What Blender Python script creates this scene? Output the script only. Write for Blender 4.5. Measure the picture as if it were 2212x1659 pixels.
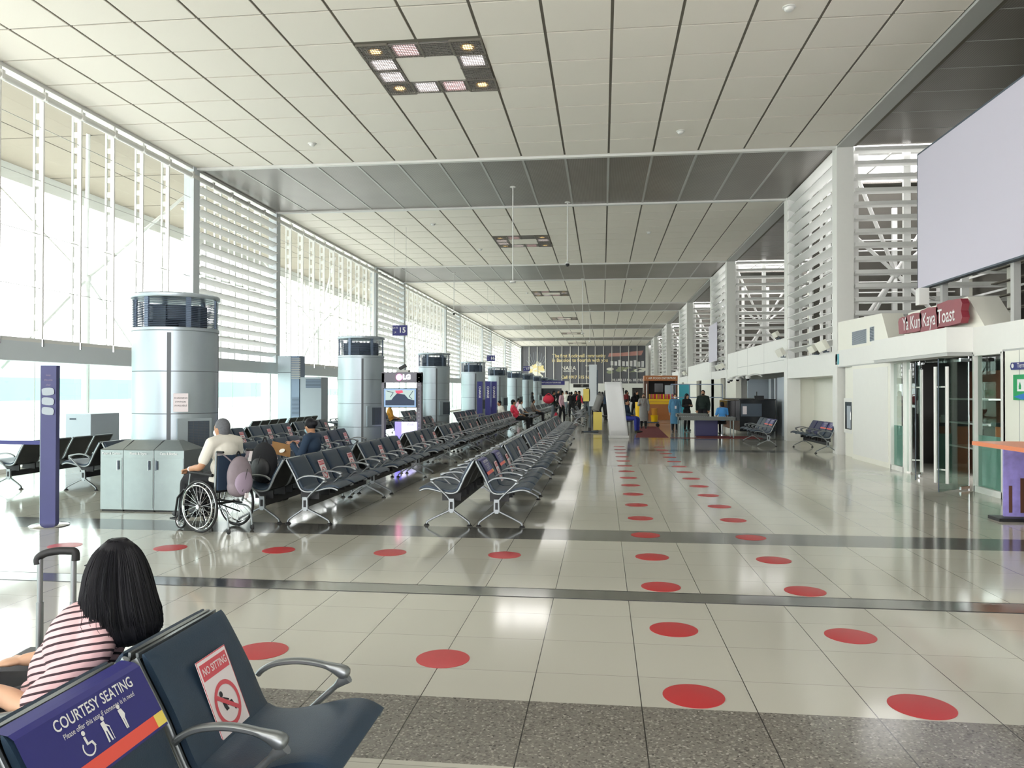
import bpy, math, random
from mathutils import Vector, Matrix
random.seed(7)
S = bpy.context.scene
for o in list(bpy.data.objects): bpy.data.objects.remove(o)
COL = S.collection
PI = math.pi

# ---------------------------------------------------------------- camera
cam_d = bpy.data.cameras.new('camera'); cam = bpy.data.objects.new('camera', cam_d); COL.objects.link(cam)
YAW, PITCH, ROLL, FPX, CAMH = 0.1171, 0.0084, 0.0017, 1659.06, 1.6803
_f = Vector((-math.sin(YAW)*math.cos(PITCH), math.cos(YAW)*math.cos(PITCH), math.sin(PITCH)))
_r = Vector((math.cos(YAW), math.sin(YAW), 0)); _u = _r.cross(_f)
_r2 = _r*math.cos(ROLL)+_u*math.sin(ROLL); _u2 = _u*math.cos(ROLL)-_r*math.sin(ROLL)
M = Matrix((_r2, _u2, -_f)).transposed().to_4x4(); M.translation = (0, 0, CAMH)
cam.matrix_world = M
cam_d.sensor_width = 36; cam_d.lens = FPX/2212*36; cam_d.clip_end = 1000; cam_d.clip_start = .05
S.camera = cam

# ---------------------------------------------------------------- light
W = bpy.data.worlds.new('overcast_sky'); S.world = W; W.use_nodes = True
bg = W.node_tree.nodes['Background']; bg.inputs[0].default_value = (.985, .975, .985, 1); bg.inputs[1].default_value = 1.0
S.view_settings.view_transform = 'Standard'; S.view_settings.look = 'None'
S.view_settings.gamma = 1; S.view_settings.use_curve_mapping = False
S.view_settings.exposure = 2.72

# ---------------------------------------------------------------- materials
def lin(h):
    if isinstance(h, str):
        h = h.lstrip('#'); c = [int(h[i:i+2], 16)/255 for i in (0, 2, 4)]
    else: c = h
    return tuple(x/12.92 if x <= .04045 else ((x+.055)/1.055)**2.4 for x in c)+(1,)
def mat(name, col, rough=.5, metal=0, spec=.5, noise=0, nscale=30, emit=0, bump=0, bscale=80, trans=0, coat=0):
    m = bpy.data.materials.new(name); m.use_nodes = True; nt = m.node_tree; b = nt.nodes['Principled BSDF']
    c = lin(col); b.inputs['Base Color'].default_value = c
    b.inputs['Roughness'].default_value = rough; b.inputs['Metallic'].default_value = metal
    b.inputs['Specular IOR Level'].default_value = spec
    if coat: b.inputs['Coat Weight'].default_value = coat; b.inputs['Coat Roughness'].default_value = .05
    if trans: b.inputs['Transmission Weight'].default_value = trans
    if emit: b.inputs['Emission Color'].default_value = c; b.inputs['Emission Strength'].default_value = emit
    tc = None
    if noise or bump:
        tc = nt.nodes.new('ShaderNodeTexCoord')
    if noise:
        n = nt.nodes.new('ShaderNodeTexNoise'); n.inputs['Scale'].default_value = nscale; n.inputs['Detail'].default_value = 4
        nt.links.new(tc.outputs['Object'], n.inputs['Vector'])
        r = nt.nodes.new('ShaderNodeMapRange'); r.inputs[3].default_value = 1-noise; r.inputs[4].default_value = 1+noise
        nt.links.new(n.outputs['Fac'], r.inputs[0])
        h = nt.nodes.new('ShaderNodeHueSaturation'); h.inputs['Color'].default_value = c
        nt.links.new(r.outputs[0], h.inputs['Value']); nt.links.new(h.outputs[0], b.inputs['Base Color'])
    if bump:
        n = nt.nodes.new('ShaderNodeTexNoise'); n.inputs['Scale'].default_value = bscale
        nt.links.new(tc.outputs['Object'], n.inputs['Vector'])
        bp = nt.nodes.new('ShaderNodeBump'); bp.inputs['Strength'].default_value = bump; bp.inputs['Distance'].default_value = .01
        nt.links.new(n.outputs['Fac'], bp.inputs['Height']); nt.links.new(bp.outputs[0], b.inputs['Normal'])
    return m
def glass_mat(name, tint, refl=1.0, fres=1.5, haze=0, hazecol='#dff5ee'):
    m = bpy.data.materials.new(name); m.use_nodes = True; nt = m.node_tree; nt.nodes.clear()
    o = nt.nodes.new('ShaderNodeOutputMaterial'); t = nt.nodes.new('ShaderNodeBsdfTransparent'); t.inputs[0].default_value = lin(tint)
    g = nt.nodes.new('ShaderNodeBsdfGlossy'); g.inputs['Roughness'].default_value = .01
    lw = nt.nodes.new('ShaderNodeLayerWeight'); lw.inputs[0].default_value = .5; pw = nt.nodes.new('ShaderNodeMath'); pw.operation = 'POWER'; pw.inputs[1].default_value = 5; nt.links.new(lw.outputs['Facing'], pw.inputs[0]); f = nt.nodes.new('ShaderNodeMath'); f.operation = 'MULTIPLY_ADD'; f.inputs[1].default_value = .9; f.inputs[2].default_value = .06; nt.links.new(pw.outputs[0], f.inputs[0])
    x = nt.nodes.new('ShaderNodeMixShader'); nt.links.new(f.outputs[0], x.inputs[0])
    src = t
    if haze:
        d = nt.nodes.new('ShaderNodeBsdfDiffuse'); d.inputs[0].default_value = lin(hazecol)
        y = nt.nodes.new('ShaderNodeMixShader'); y.inputs[0].default_value = haze
        nt.links.new(t.outputs[0], y.inputs[1]); nt.links.new(d.outputs[0], y.inputs[2]); src = y
    nt.links.new(src.outputs[0], x.inputs[1]); nt.links.new(g.outputs[0], x.inputs[2]); nt.links.new(x.outputs[0], o.inputs[0])
    return m
def floor_mat():
    m = bpy.data.materials.new('polished_porcelain'); m.use_nodes = True; nt = m.node_tree; b = nt.nodes['Principled BSDF']
    tc = nt.nodes.new('ShaderNodeTexCoord'); sx = nt.nodes.new('ShaderNodeSeparateXYZ'); nt.links.new(tc.outputs['Object'], sx.inputs[0])
    def ma(op, a, bb=None, c=None):
        n = nt.nodes.new('ShaderNodeMath'); n.operation = op
        for i, v in enumerate((a, bb, c)):
            if v is None: continue
            if isinstance(v, (int, float)): n.inputs[i].default_value = v
            else: nt.links.new(v, n.inputs[i])
        return n.outputs[0]
    def seam(s, off, w):
        fr = ma('FRACT', ma('DIVIDE', ma('SUBTRACT', s, off), .6))
        d = ma('MINIMUM', fr, ma('SUBTRACT', 1, fr))
        return ma('LESS_THAN', d, w/.6)
    line = ma('MAXIMUM', seam(sx.outputs[0], -.3908-6, .0028), ma('MULTIPLY', seam(sx.outputs[1], 4.58-6, .0018), .6))
    cellx = ma('FLOOR', ma('DIVIDE', ma('SUBTRACT', sx.outputs[0], -.3908-6), .6)); celly = ma('FLOOR', ma('DIVIDE', ma('SUBTRACT', sx.outputs[1], 4.58-6), .6))
    cv = nt.nodes.new('ShaderNodeCombineXYZ'); nt.links.new(cellx, cv.inputs[0]); nt.links.new(celly, cv.inputs[1])
    wn = nt.nodes.new('ShaderNodeTexWhiteNoise'); wn.noise_dimensions = '2D'; nt.links.new(cv.outputs[0], wn.inputs['Vector'])
    ns = nt.nodes.new('ShaderNodeTexNoise'); ns.inputs['Scale'].default_value = 260; nt.links.new(tc.outputs['Object'], ns.inputs['Vector'])
    val = ma('ADD', ma('MULTIPLY_ADD', wn.outputs[0], .05, .965), ma('MULTIPLY_ADD', ns.outputs[0], .10, -.05))
    h = nt.nodes.new('ShaderNodeHueSaturation'); h.inputs['Color'].default_value = lin('#bab8ad'); nt.links.new(val, h.inputs['Value'])
    mx = nt.nodes.new('ShaderNodeMix'); mx.data_type = 'RGBA'; nt.links.new(line, mx.inputs[0]); nt.links.new(h.outputs[0], mx.inputs[6]); mx.inputs[7].default_value = lin('#3a3a38')
    nt.links.new(mx.outputs[2], b.inputs['Base Color'])
    b.inputs['Roughness'].default_value = .1; b.inputs['Specular IOR Level'].default_value = .55
    return m
def granite_mat(name, base, dark, light):
    m = bpy.data.materials.new(name); m.use_nodes = True; nt = m.node_tree; b = nt.nodes['Principled BSDF']
    tc = nt.nodes.new('ShaderNodeTexCoord'); v = nt.nodes.new('ShaderNodeTexVoronoi'); v.inputs['Scale'].default_value = 95
    nt.links.new(tc.outputs['Object'], v.inputs['Vector'])
    r = nt.nodes.new('ShaderNodeValToRGB'); e = r.color_ramp.elements
    e[0].position = 0; e[0].color = lin(dark); e[1].position = 1; e[1].color = lin(light)
    n = r.color_ramp.elements.new(.35); n.color = lin(base); n = r.color_ramp.elements.new(.7); n.color = lin(base)
    nt.links.new(v.outputs['Color'], r.inputs[0])
    sx = nt.nodes.new('ShaderNodeSeparateXYZ'); nt.links.new(tc.outputs['Object'], sx.inputs[0])
    def ma(op, a, bb):
        q = nt.nodes.new('ShaderNodeMath'); q.operation = op
        for i, w in enumerate((a, bb)):
            if isinstance(w, (int, float)): q.inputs[i].default_value = w
            else: nt.links.new(w, q.inputs[i])
        return q.outputs[0]
    fr = ma('FRACT', ma('DIVIDE', ma('SUBTRACT', sx.outputs[0], -.3908-6), .6), 0)
    ln = ma('LESS_THAN', ma('MINIMUM', fr, ma('SUBTRACT', 1, fr)), .003/.6)
    mx = nt.nodes.new('ShaderNodeMix'); mx.data_type = 'RGBA'; nt.links.new(ln, mx.inputs[0]); nt.links.new(r.outputs[0], mx.inputs[6]); mx.inputs[7].default_value = lin('#2c2c2a')
    nt.links.new(mx.outputs[2], b.inputs['Base Color']); b.inputs['Roughness'].default_value = .12; b.inputs['Specular IOR Level'].default_value = .6
    return m
def mesh_panel_mat():
    m = bpy.data.materials.new('perforated_dark_metal'); m.use_nodes = True; nt = m.node_tree; b = nt.nodes['Principled BSDF']
    tc = nt.nodes.new('ShaderNodeTexCoord'); w = nt.nodes.new('ShaderNodeTexWave'); w.bands_direction = 'X'; w.inputs['Scale'].default_value = 6.5
    nt.links.new(tc.outputs['Object'], w.inputs[0])
    n = nt.nodes.new('ShaderNodeTexNoise'); n.inputs['Scale'].default_value = .6; nt.links.new(tc.outputs['Object'], n.inputs[0])
    a = nt.nodes.new('ShaderNodeMath'); a.operation = 'MULTIPLY'; nt.links.new(w.outputs['Fac'], a.inputs[0]); nt.links.new(n.outputs['Fac'], a.inputs[1])
    r = nt.nodes.new('ShaderNodeValToRGB'); r.color_ramp.elements[0].color = lin('#736e68'); r.color_ramp.elements[1].color = lin('#a39d96')
    nt.links.new(a.outputs[0], r.inputs[0]); nt.links.new(r.outputs[0], b.inputs['Base Color'])
    b.inputs['Roughness'].default_value = .32; b.inputs['Metallic'].default_value = .1
    return m
MT = dict(
 floor=floor_mat(), granite=granite_mat('speckled_granite', '#78746d', '#3f3d3a', '#b3afa6'), granite_dark=granite_mat('dark_granite', '#5f5f5c', '#444442', '#77766f'),
 steelstrip=mat('polished_steel_strip', '#9b9b98', .12, .9), black=mat('black', '#16171a', .5), blackgloss=mat('black_gloss', '#0d0e11', .15),
 panel=mat('ceiling_panel', '#f4eee3', .6, noise=.03, nscale=90), seam=mat('ceiling_joint', '#79746a', .8), meshpan=mesh_panel_mat(),
 bluewhite=mat('pale_blue_white', '#d5dce0', .5), trim=mat('white_trim', '#e3e3df', .4), greytrim=mat('grey_trim', '#b4b5b2', .4), white=mat('white_paint', '#ebebe6', .45, noise=.02, nscale=8), cream=mat('cream_panel', '#efeee2', .4, noise=.015, nscale=5),
 louvre=mat('louvre_white', '#efefec', .45), darkwall=mat('dark_plenum', '#56534c', .8, noise=.15, nscale=3), concrete=mat('concrete', '#c9c9c6', .8, noise=.06, nscale=4),
 alu=mat('brushed_aluminium', '#a8b3ba', .36, .6, noise=.03, nscale=14), alujoint=mat('column_joint', '#5d6165', .5, .3), steel=mat('stainless', '#929a9a', .34, .7, noise=.08, nscale=9),
 vent=mat('vent_dark', '#46525f', .5), ring=mat('louvre_ring', '#7d8da3', .4, .2), chrome=mat('chrome', '#d5d7d8', .12, 1), framemetal=mat('bench_frame_metal', '#8f9496', .36, .8),
 pad=mat('navy_leatherette', '#26384a', .42, spec=.45, noise=.1, nscale=25, bump=.15, bscale=240), padblue=mat('blue_leatherette', '#2b3158', .45, spec=.4), rubber=mat('rubber', '#1b1b1d', .6),
 red=mat('red_vinyl', '#b3242b', .35), redsign=mat('sign_red', '#d2505c', .4), orangered=mat('orange_red_tape', '#ef5a49', .4), paper=mat('paper', '#e9e0e2', .5), ink=mat('ink', '#22222a', .5),
 signblue=mat('sign_blue', '#2c2c78', .4), navy=mat('navy_band', '#24245e', .4), yellow=mat('yellow', '#f2c400', .45), paleyellow=mat('pale_yellow', '#f0d868', .5), gold=mat('gold_print', '#f2e2a6', .5),
 purple=mat('totem_purple_blue', '#3d3d72', .4, noise=.1, nscale=4), skin=mat('skin', '#b98a6a', .55), skinfair=mat('skin_fair', '#c9a083', .55), hair=mat('black_hair', '#16161b', .55, spec=.25, noise=.3, nscale=60), greyhair=mat('grey_hair', '#5f6166', .7, noise=.3, nscale=50),
 whitecloth=mat('white_cloth', '#dedbd0', .85, noise=.04, nscale=12), blackcloth=mat('black_cloth', '#1d1e22', .9), greycloth=mat('grey_gown', '#8f8e8c', .9, noise=.08, nscale=10), bluegown=mat('blue_gown', '#4f84a6', .8, noise=.08, nscale=10),
 navycloth=mat('navy_cloth', '#2a3c52', .9), bluecloth=mat('royal_blue_cloth', '#303a93', .8), lightblue=mat('light_blue_cloth', '#4f9be0', .8), redcloth=mat('red_cloth', '#d8344c', .8), pinkcloth=mat('pink_cloth', '#e3b7c4', .8),
 greencloth=mat('dark_green_cloth', '#1c2a26', .9), brown=mat('brown_cloth', '#6a5f57', .9), orange=mat('mustard_cloth', '#d99a3c', .85), jeans=mat('grey_jeans', '#6e7880', .9), taupe=mat('taupe_backpack', '#8a7f86', .8, noise=.1, nscale=20), pinkpack=mat('mauve_backpack', '#a595a8', .8),
 mask=mat('surgical_mask', '#a9cfdc', .8), whitemask=mat('white_mask', '#e4e8ea', .8), shoe=mat('shoe', '#222226', .6), brownpaper=mat('kraft_card', '#a47b4e', .8),
 screenoff=mat('billboard_blank', '#cdc9d8', .5), orangetop=mat('orange_top', '#e88a5f', .4), teal=mat('teal', '#35a3b5', .4), greenposter=mat('green_poster', '#169c5b', .4), blueposter=mat('blue_poster', '#2a78c8', .4),
 maroon=mat('maroon_mat', '#6b1f22', .95, noise=.1, nscale=60), greypanel=mat('grey_blue_panel', '#a8b2bb', .5), darkglass=mat('dark_booth_glass', '#2a2d31', .12, spec=.6), conveyor=mat('conveyor_frame', '#6b6e6a', .5, .3), charcoal=mat('charcoal_print', '#64656b', .5),
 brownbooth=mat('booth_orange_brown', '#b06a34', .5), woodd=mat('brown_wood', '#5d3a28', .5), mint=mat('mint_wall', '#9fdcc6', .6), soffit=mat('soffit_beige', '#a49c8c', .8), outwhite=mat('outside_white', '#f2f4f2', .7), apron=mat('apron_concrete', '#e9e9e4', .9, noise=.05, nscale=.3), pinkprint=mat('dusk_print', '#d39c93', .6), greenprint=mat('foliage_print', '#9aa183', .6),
 whiteprint=mat('white_print', '#ececec', .5), stripe=None, amber=mat('amber_glass', '#d9b35a', .3),
 glass=glass_mat('clear_glass', '#f6fbf9'), mintglass=glass_mat('mint_glass', '#e4f6f0'), shopglass=glass_mat('shop_glass', '#cddbd5', fres=1.5), darkshop=mat('shop_dark', '#2e2b2a', .6), frosted=mat('frosted_green_film', '#9fc9bf', .35),
 warmlamp=mat('warm_lamp', '#ffdb90', emit=.9), whitelamp=mat('white_lamp', '#fff6f8', emit=.5), pinklamp=mat('pinkish_lamp', '#ffd2d6', emit=.36), offlamp=mat('lamp_off', '#8d8a86', .6), grille=mat('lamp_grille', '#8e8a84', .5),
 lgglow=mat('lit_violet', '#c9c3ff', emit=.35), lgpink=mat('lit_pink', '#ff6fb0', emit=.7), lgwhite=mat('lit_white', '#ffffff', emit=1.0), lgviolet=mat('lit_deep_violet', '#7a6ff0', emit=.3), lgframe=mat('kiosk_grey', '#77747f', .45),
 tvbg=mat('screen_grey', '#9fb0ae', emit=.12), tvdark=mat('screen_dark', '#243148', emit=.1), tvred=mat('screen_red', '#c6455c', emit=.15), tvblue=mat('screen_edge', '#7f9ac0', emit=.1),
)
def stripe_mat():
    m = bpy.data.materials.new('pink_striped_knit'); m.use_nodes = True; nt = m.node_tree; b = nt.nodes['Principled BSDF']
    tc = nt.nodes.new('ShaderNodeTexCoord'); mp = nt.nodes.new('ShaderNodeMapping'); mp.inputs['Rotation'].default_value = (.35, .25, 0)
    w = nt.nodes.new('ShaderNodeTexWave'); w.bands_direction = 'Z'; w.inputs['Scale'].default_value = 12.5; w.inputs['Distortion'].default_value = 1.0; w.inputs['Detail Scale'].default_value = .6
    nt.links.new(tc.outputs['Object'], mp.inputs[0]); nt.links.new(mp.outputs[0], w.inputs[0])
    r = nt.nodes.new('ShaderNodeValToRGB'); r.color_ramp.interpolation = 'CONSTANT'; r.color_ramp.elements[0].color = lin('#3b2b31'); r.color_ramp.elements[1].position = .26; r.color_ramp.elements[1].color = lin('#d9b3b6')
    nt.links.new(w.outputs['Fac'], r.inputs[0]); nt.links.new(r.outputs[0], b.inputs['Base Color']); b.inputs['Roughness'].default_value = .9
    return m
MT['stripe'] = stripe_mat()

# ---------------------------------------------------------------- mesh helpers
def cr(pts, n=6):
    """Catmull-Rom resample of a polyline (tuples of any length)."""
    P = [pts[0]]+list(pts)+[pts[-1]]; out = []
    for i in range(1, len(P)-2):
        a, b, c, d = P[i-1], P[i], P[i+1], P[i+2]
        for k in range(n):
            t = k/n
            out.append(tuple(.5*((2*b[j])+(-a[j]+c[j])*t+(2*a[j]-5*b[j]+4*c[j]-d[j])*t*t+(-a[j]+3*b[j]-3*c[j]+d[j])*t**3) for j in range(len(b))))
    out.append(tuple(pts[-1])); return out
_TXT = {}
def text_mesh(s, size=1.0, align='CENTER', bold=0):
    key = (s, align, bold)
    if key not in _TXT:
        c = bpy.data.curves.new('t', 'FONT'); c.body = s; c.size = 1; c.align_x = align; c.align_y = 'CENTER'; c.offset = bold; c.resolution_u = 3
        o = bpy.data.objects.new('t', c); COL.objects.link(o); dg = bpy.context.evaluated_depsgraph_get(); me = bpy.data.meshes.new_from_object(o.evaluated_get(dg))
        _TXT[key] = ([tuple(v.co[:2]) for v in me.vertices], [tuple(p.vertices) for p in me.polygons])
        bpy.data.objects.remove(o); bpy.data.meshes.remove(me)
    v, f = _TXT[key]; return [(x*size, y*size) for x, y in v], f
class MB:
    def __init__(s): s.v = []; s.f = []; s.m = []; s.mats = []; s.sm = []
    def mi(s, m):
        if isinstance(m, str): m = MT[m]
        if m not in s.mats: s.mats.append(m)
        return s.mats.index(m)
    def add(s, vs, fs, m, smooth=False):
        k = len(s.v); i = s.mi(m); s.v += [tuple(v) for v in vs]
        for f in fs: s.f.append(tuple(k+j for j in f)); s.m.append(i); s.sm.append(smooth)
        return s
    def box(s, x0, x1, y0, y1, z0, z1, m='white', T=None):
        vs = [Vector((x, y, z)) for z in (z0, z1) for y in (y0, y1) for x in (x0, x1)]
        if T is not None: vs = [T@v for v in vs]
        return s.add(vs, [(0, 2, 3, 1), (4, 5, 7, 6), (0, 1, 5, 4), (2, 6, 7, 3), (0, 4, 6, 2), (1, 3, 7, 5)], m)
    def bar(s, a, b, w, d, m='white', up=(0, 0, 1)):
        a = Vector(a); b = Vector(b); t = (b-a); L = t.length; t.normalize(); u = Vector(up)
        if abs(t.dot(u)) > .98: u = Vector((1, 0, 0))
        x = t.cross(u).normalized(); y = x.cross(t)
        T = Matrix((x, t, y)).transposed().to_4x4(); T.translation = a
        return s.box(-w/2, w/2, 0, L, -d/2, d/2, m, T)
    def tube(s, pts, r, m='chrome', n=10, cap=True, flat=1.0, up=None):
        P = [Vector(p[:3]) for p in pts]; R = r if isinstance(r, (list, tuple)) else [r]*len(P)
        vs = []; fs = []; prev = None
        for i, p in enumerate(P):
            t = (P[min(i+1, len(P)-1)]-P[max(i-1, 0)]);
            if t.length < 1e-9: t = Vector((0, 0, 1))
            t.normalize()
            if prev is None:
                u = Vector(up) if up else (Vector((0, 0, 1)) if abs(t.z) < .9 else Vector((1, 0, 0)))
            else: u = prev
            x = t.cross(u)
            if x.length < 1e-6: x = t.orthogonal()
            x.normalize(); y = x.cross(t).normalized(); prev = y
            for k in range(n):
                a = 2*PI*k/n; vs.append(p+x*(math.cos(a)*R[i])+y*(math.sin(a)*R[i]*flat))
        for i in range(len(P)-1):
            for k in range(n):
                a = i*n+k; b = i*n+(k+1) % n; fs.append((a, b, b+n, a+n))
        if cap: fs.append(tuple(range(n-1, -1, -1))); fs.append(tuple(range((len(P)-1)*n, len(P)*n)))
        return s.add(vs, fs, m, True)
    def lathe(s, prof, cx=0, cy=0, n=24, m='white', sx=1, sy=1, cap=True, a0=0, a1=2*PI):
        vs = []; fs = []; full = abs(a1-a0-2*PI) < 1e-6; N = n if full else n+1
        for r, z in prof:
            for k in range(N):
                a = a0+(a1-a0)*k/n; vs.append((cx+math.cos(a)*r*sx, cy+math.sin(a)*r*sy, z))
        for i in range(len(prof)-1):
            for k in range(n):
                a = i*N+k; b = i*N+(k+1) % N; fs.append((a, b, b+N, a+N))
        if cap and full: fs.append(tuple(range(N-1, -1, -1))); fs.append(tuple(range((len(prof)-1)*N, len(prof)*N)))
        return s.add(vs, fs, m, True)
    def sweep(s, path, hw, ht, m, y0=0, n=12, p=2.0):
        """section (superellipse, half-width hw along y, half-thickness ht in plane) along path of (x,z)."""
        N = len(path); HW = hw if isinstance(hw, (list, tuple)) else [hw]*N; HT = ht if isinstance(ht, (list, tuple)) else [ht]*N
        vs = []; fs = []
        for i, (x, z) in enumerate(path):
            a = path[max(i-1, 0)]; b = path[min(i+1, N-1)]; tx, tz = b[0]-a[0], b[1]-a[1]; L = math.hypot(tx, tz) or 1; nx, nz = -tz/L, tx/L
            for k in range(n):
                t = 2*PI*(k+.5)/n; c, q = math.cos(t), math.sin(t)
                yy = math.copysign(abs(c)**(2/p), c)*HW[i]; w = math.copysign(abs(q)**(2/p), q)*HT[i]
                vs.append((x+nx*w, y0+yy, z+nz*w))
        for i in range(N-1):
            for k in range(n):
                a = i*n+k; b = i*n+(k+1) % n; fs.append((a, b, b+n, a+n))
        fs.append(tuple(range(n-1, -1, -1))); fs.append(tuple(range((N-1)*n, N*n)))
        return s.add(vs, fs, m, True)
    def prism(s, poly, T, d, m):
        """poly (x,y) extruded 0..d along local z, placed by T"""
        n = len(poly); vs = [T@Vector((x, y, 0)) for x, y in poly]+[T@Vector((x, y, d)) for x, y in poly]
        fs = [tuple(range(n-1, -1, -1)), tuple(range(n, 2*n))]+[(i, (i+1) % n, n+(i+1) % n, n+i) for i in range(n)]
        return s.add(vs, fs, m)
    def text(s, t, T, size, m, align='CENTER', d=.0, sx=1, bold=0):
        v, f = text_mesh(t, size, align, bold)
        return s.add([T@Vector((x*sx, y, d)) for x, y in v], f, m)
    def ell(s, c, r, m, n=16, k=10, R=None):
        vs = []; fs = []; c = Vector(c)
        for i in range(k+1):
            a = PI*i/k
            for j in range(n):
                b = 2*PI*j/n; v = Vector((math.sin(a)*math.cos(b)*r[0], math.sin(a)*math.sin(b)*r[1], -math.cos(a)*r[2]))
                vs.append(c+(R@v if R else v))
        for i in range(k):
            for j in range(n): a = i*n+j; b = i*n+(j+1) % n; fs.append((a, b, b+n, a+n))
        return s.add(vs, fs, m, True)
    def build(s, name, parent=None, loc=None, bevel=0, sub=0):
        me = bpy.data.meshes.new(name); me.from_pydata(s.v, [], s.f)
        for m in s.mats: me.materials.append(m)
        me.polygons.foreach_set('material_index', s.m); me.polygons.foreach_set('use_smooth', s.sm); me.update()
        if any(s.sm): me.set_sharp_from_angle(angle=math.radians(42))
        o = bpy.data.objects.new(name, me); COL.objects.link(o)
        if parent: o.parent = parent
        if loc: o.location = loc
        if bevel:
            b = o.modifiers.new('bevel', 'BEVEL'); b.width = bevel; b.segments = 2; b.limit_method = 'ANGLE'
        return o
def tag(o, label, cat, group=None):
    o['label'] = label; o['category'] = cat
    if group: o['group'] = group
    return o
def struct(o, label=None, cat=None):
    o['kind'] = 'structure'
    if label: o['label'] = label
    if cat: o['category'] = cat
    return o
def empty(name, loc=(0, 0, 0), rz=0):
    o = bpy.data.objects.new(name, None); COL.objects.link(o); o.location = loc; o.rotation_euler = (0, 0, rz); o.empty_display_size = .1
    return o
def thing(name, label, cat, loc=(0, 0, 0), rz=0, group=None):
    return tag(empty(name, loc, rz), label, cat, group)
KIDS = {}
def kids(o):
    return [c for c in bpy.data.objects if c.parent == o]
def copy_tree(o, parent=None, skip=()):
    c = o.copy(); COL.objects.link(c); c.parent = parent
    for ch in kids(o):
        if ch.name.split('.')[0] in skip: continue
        copy_tree(ch, c)
    return c
def TM(origin, xdir, ydir):
    x = Vector(xdir).normalized(); y = Vector(ydir).normalized(); z = x.cross(y)
    T = Matrix((x, y, z)).transposed().to_4x4(); T.translation = Vector(origin); return T
def Rz(a, loc=(0, 0, 0)):
    T = Matrix.Rotation(a, 4, 'Z'); T.translation = Vector(loc); return T
# ================================================================ the building
XL, XR, H, YB, YE = -11.9, 6.2, 8.21, -9.0, 112.6
PER = 18.2
BAYS = [3.1+PER*k for k in range(-1, 7)]          # start of each dark band
DB = 5.75                                          # its depth
def dark(k): return BAYS[k], BAYS[k]+DB
# floor: cream segments, granite strips, expansion joint
strips = []
for k in range(-1, 7):
    strips.append((3.42+PER*k, 4.152+PER*k, 'granite' if k < 1 else 'granite_dark')); strips.append((8.65+PER*k, 9.33+PER*k, 'granite_dark'))
strips.append((6.22, 6.52, 'joint'))
strips = sorted(s for s in strips if s[0] > YB and s[1] < YE)
XO = 13.0
fl = MB(); y = YB
for a, b, kind in strips:
    fl.add([(XL-.6, y, 0), (XO, y, 0), (XO, a, 0), (XL-.6, a, 0)], [(0, 1, 2, 3)], 'floor'); y = b
fl.add([(XL-.6, y, 0), (XO, y, 0), (XO, YE, 0), (XL-.6, YE, 0)], [(0, 1, 2, 3)], 'floor')
fl.box(XL-.6, XO, YB, YE, -.3, -.02, 'concrete')
struct(fl.build('floor'), 'polished cream porcelain tile floor with dark joints', 'floor')
tn = 0
for a, b, kind in strips:
    s = MB(); tn += 1
    if kind == 'joint':
        s.box(XL-.6, XR, a, b, -.02, 0, 'black'); s.box(XL-.6, XR, a+.022, b-.022, -.01, .0015, 'steelstrip')
    else: s.add([(XL-.6, a, 0), (XO, a, 0), (XO, b, 0), (XL-.6, b, 0)], [(0, 1, 2, 3)], kind)
    struct(s.build('trim_%d' % tn), 'steel expansion joint strip across the floor' if kind == 'joint' else None)
# ceiling
PX = 18.1/15
ce = MB()
ce.box(XL-4.9, XR+.45, YB, YE, H+.022, H+.3, 'seam')
edges = []
prev = YB
for k in range(len(BAYS)):
    a, b = dark(k)
    edges.append((prev, a)); prev = b
edges.append((prev, YE))
LAMPS = []
for (a, b) in edges:
    if b-a < 1: continue
    yy = b
    rows = []
    while yy > a+.05:
        y0 = max(a, yy-1.2266); rows.append((y0, yy)); yy = y0
    lampc = b-21.3+15.27
    for (y0, y1) in rows:
        for i in range(15):
            x0 = XL+i*PX; x1 = x0+PX
            if 6 <= i < 8 and abs((y0+y1)/2-lampc) < 1.25: continue
            ce.box(x0+.028, x1-.028, y0+.024, y1-.024, H, H+.02, 'panel')
    if b < YE+.1: LAMPS.append(lampc)
struct(ce.build('ceiling'), 'pale square metal ceiling panels with dark joints', 'ceiling')
for k in range(len(BAYS)):
    a, b = dark(k); d = MB(); tn += 1
    if b > YE: continue
    d.box(XL, XR+.0, a+.14, b-.14, H-.0, H+.03, 'meshpan')
    for i in range(1, 15): d.box(XL+i*PX-.03, XL+i*PX+.03, a+.14, b-.14, H-.012, H+.0, 'greytrim')
    d.box(XL, XR+.4, a, a+.14, H-.06, H+.05, 'trim'); d.box(XL, XR+.4, b-.14, b, H-.06, H+.05, 'trim')
    struct(d.build('trim_%d' % tn), 'dark perforated ceiling band between pale trims')
# right side beam and outer dark ceiling in the light bays
for (a, b) in edges:
    tn += 1; d = MB(); d.box(XR, XR+.4, a, b, H-.05, H+.05, 'greytrim'); d.box(XR+.5, XO, a, b, H-.0, H+.03, 'meshpan')
    d.box(XR+.4, XR+.5, a, b, H-.03, H+.05, 'seam')
    yy = b
    while yy > a: d.box(XR+.5, XO, yy-.012, yy+.012, H-.006, H, 'greytrim'); yy -= 1.2266
    struct(d.build('trim_%d' % tn), 'grey ceiling edge beam and dark outer ceiling on the right')
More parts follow.
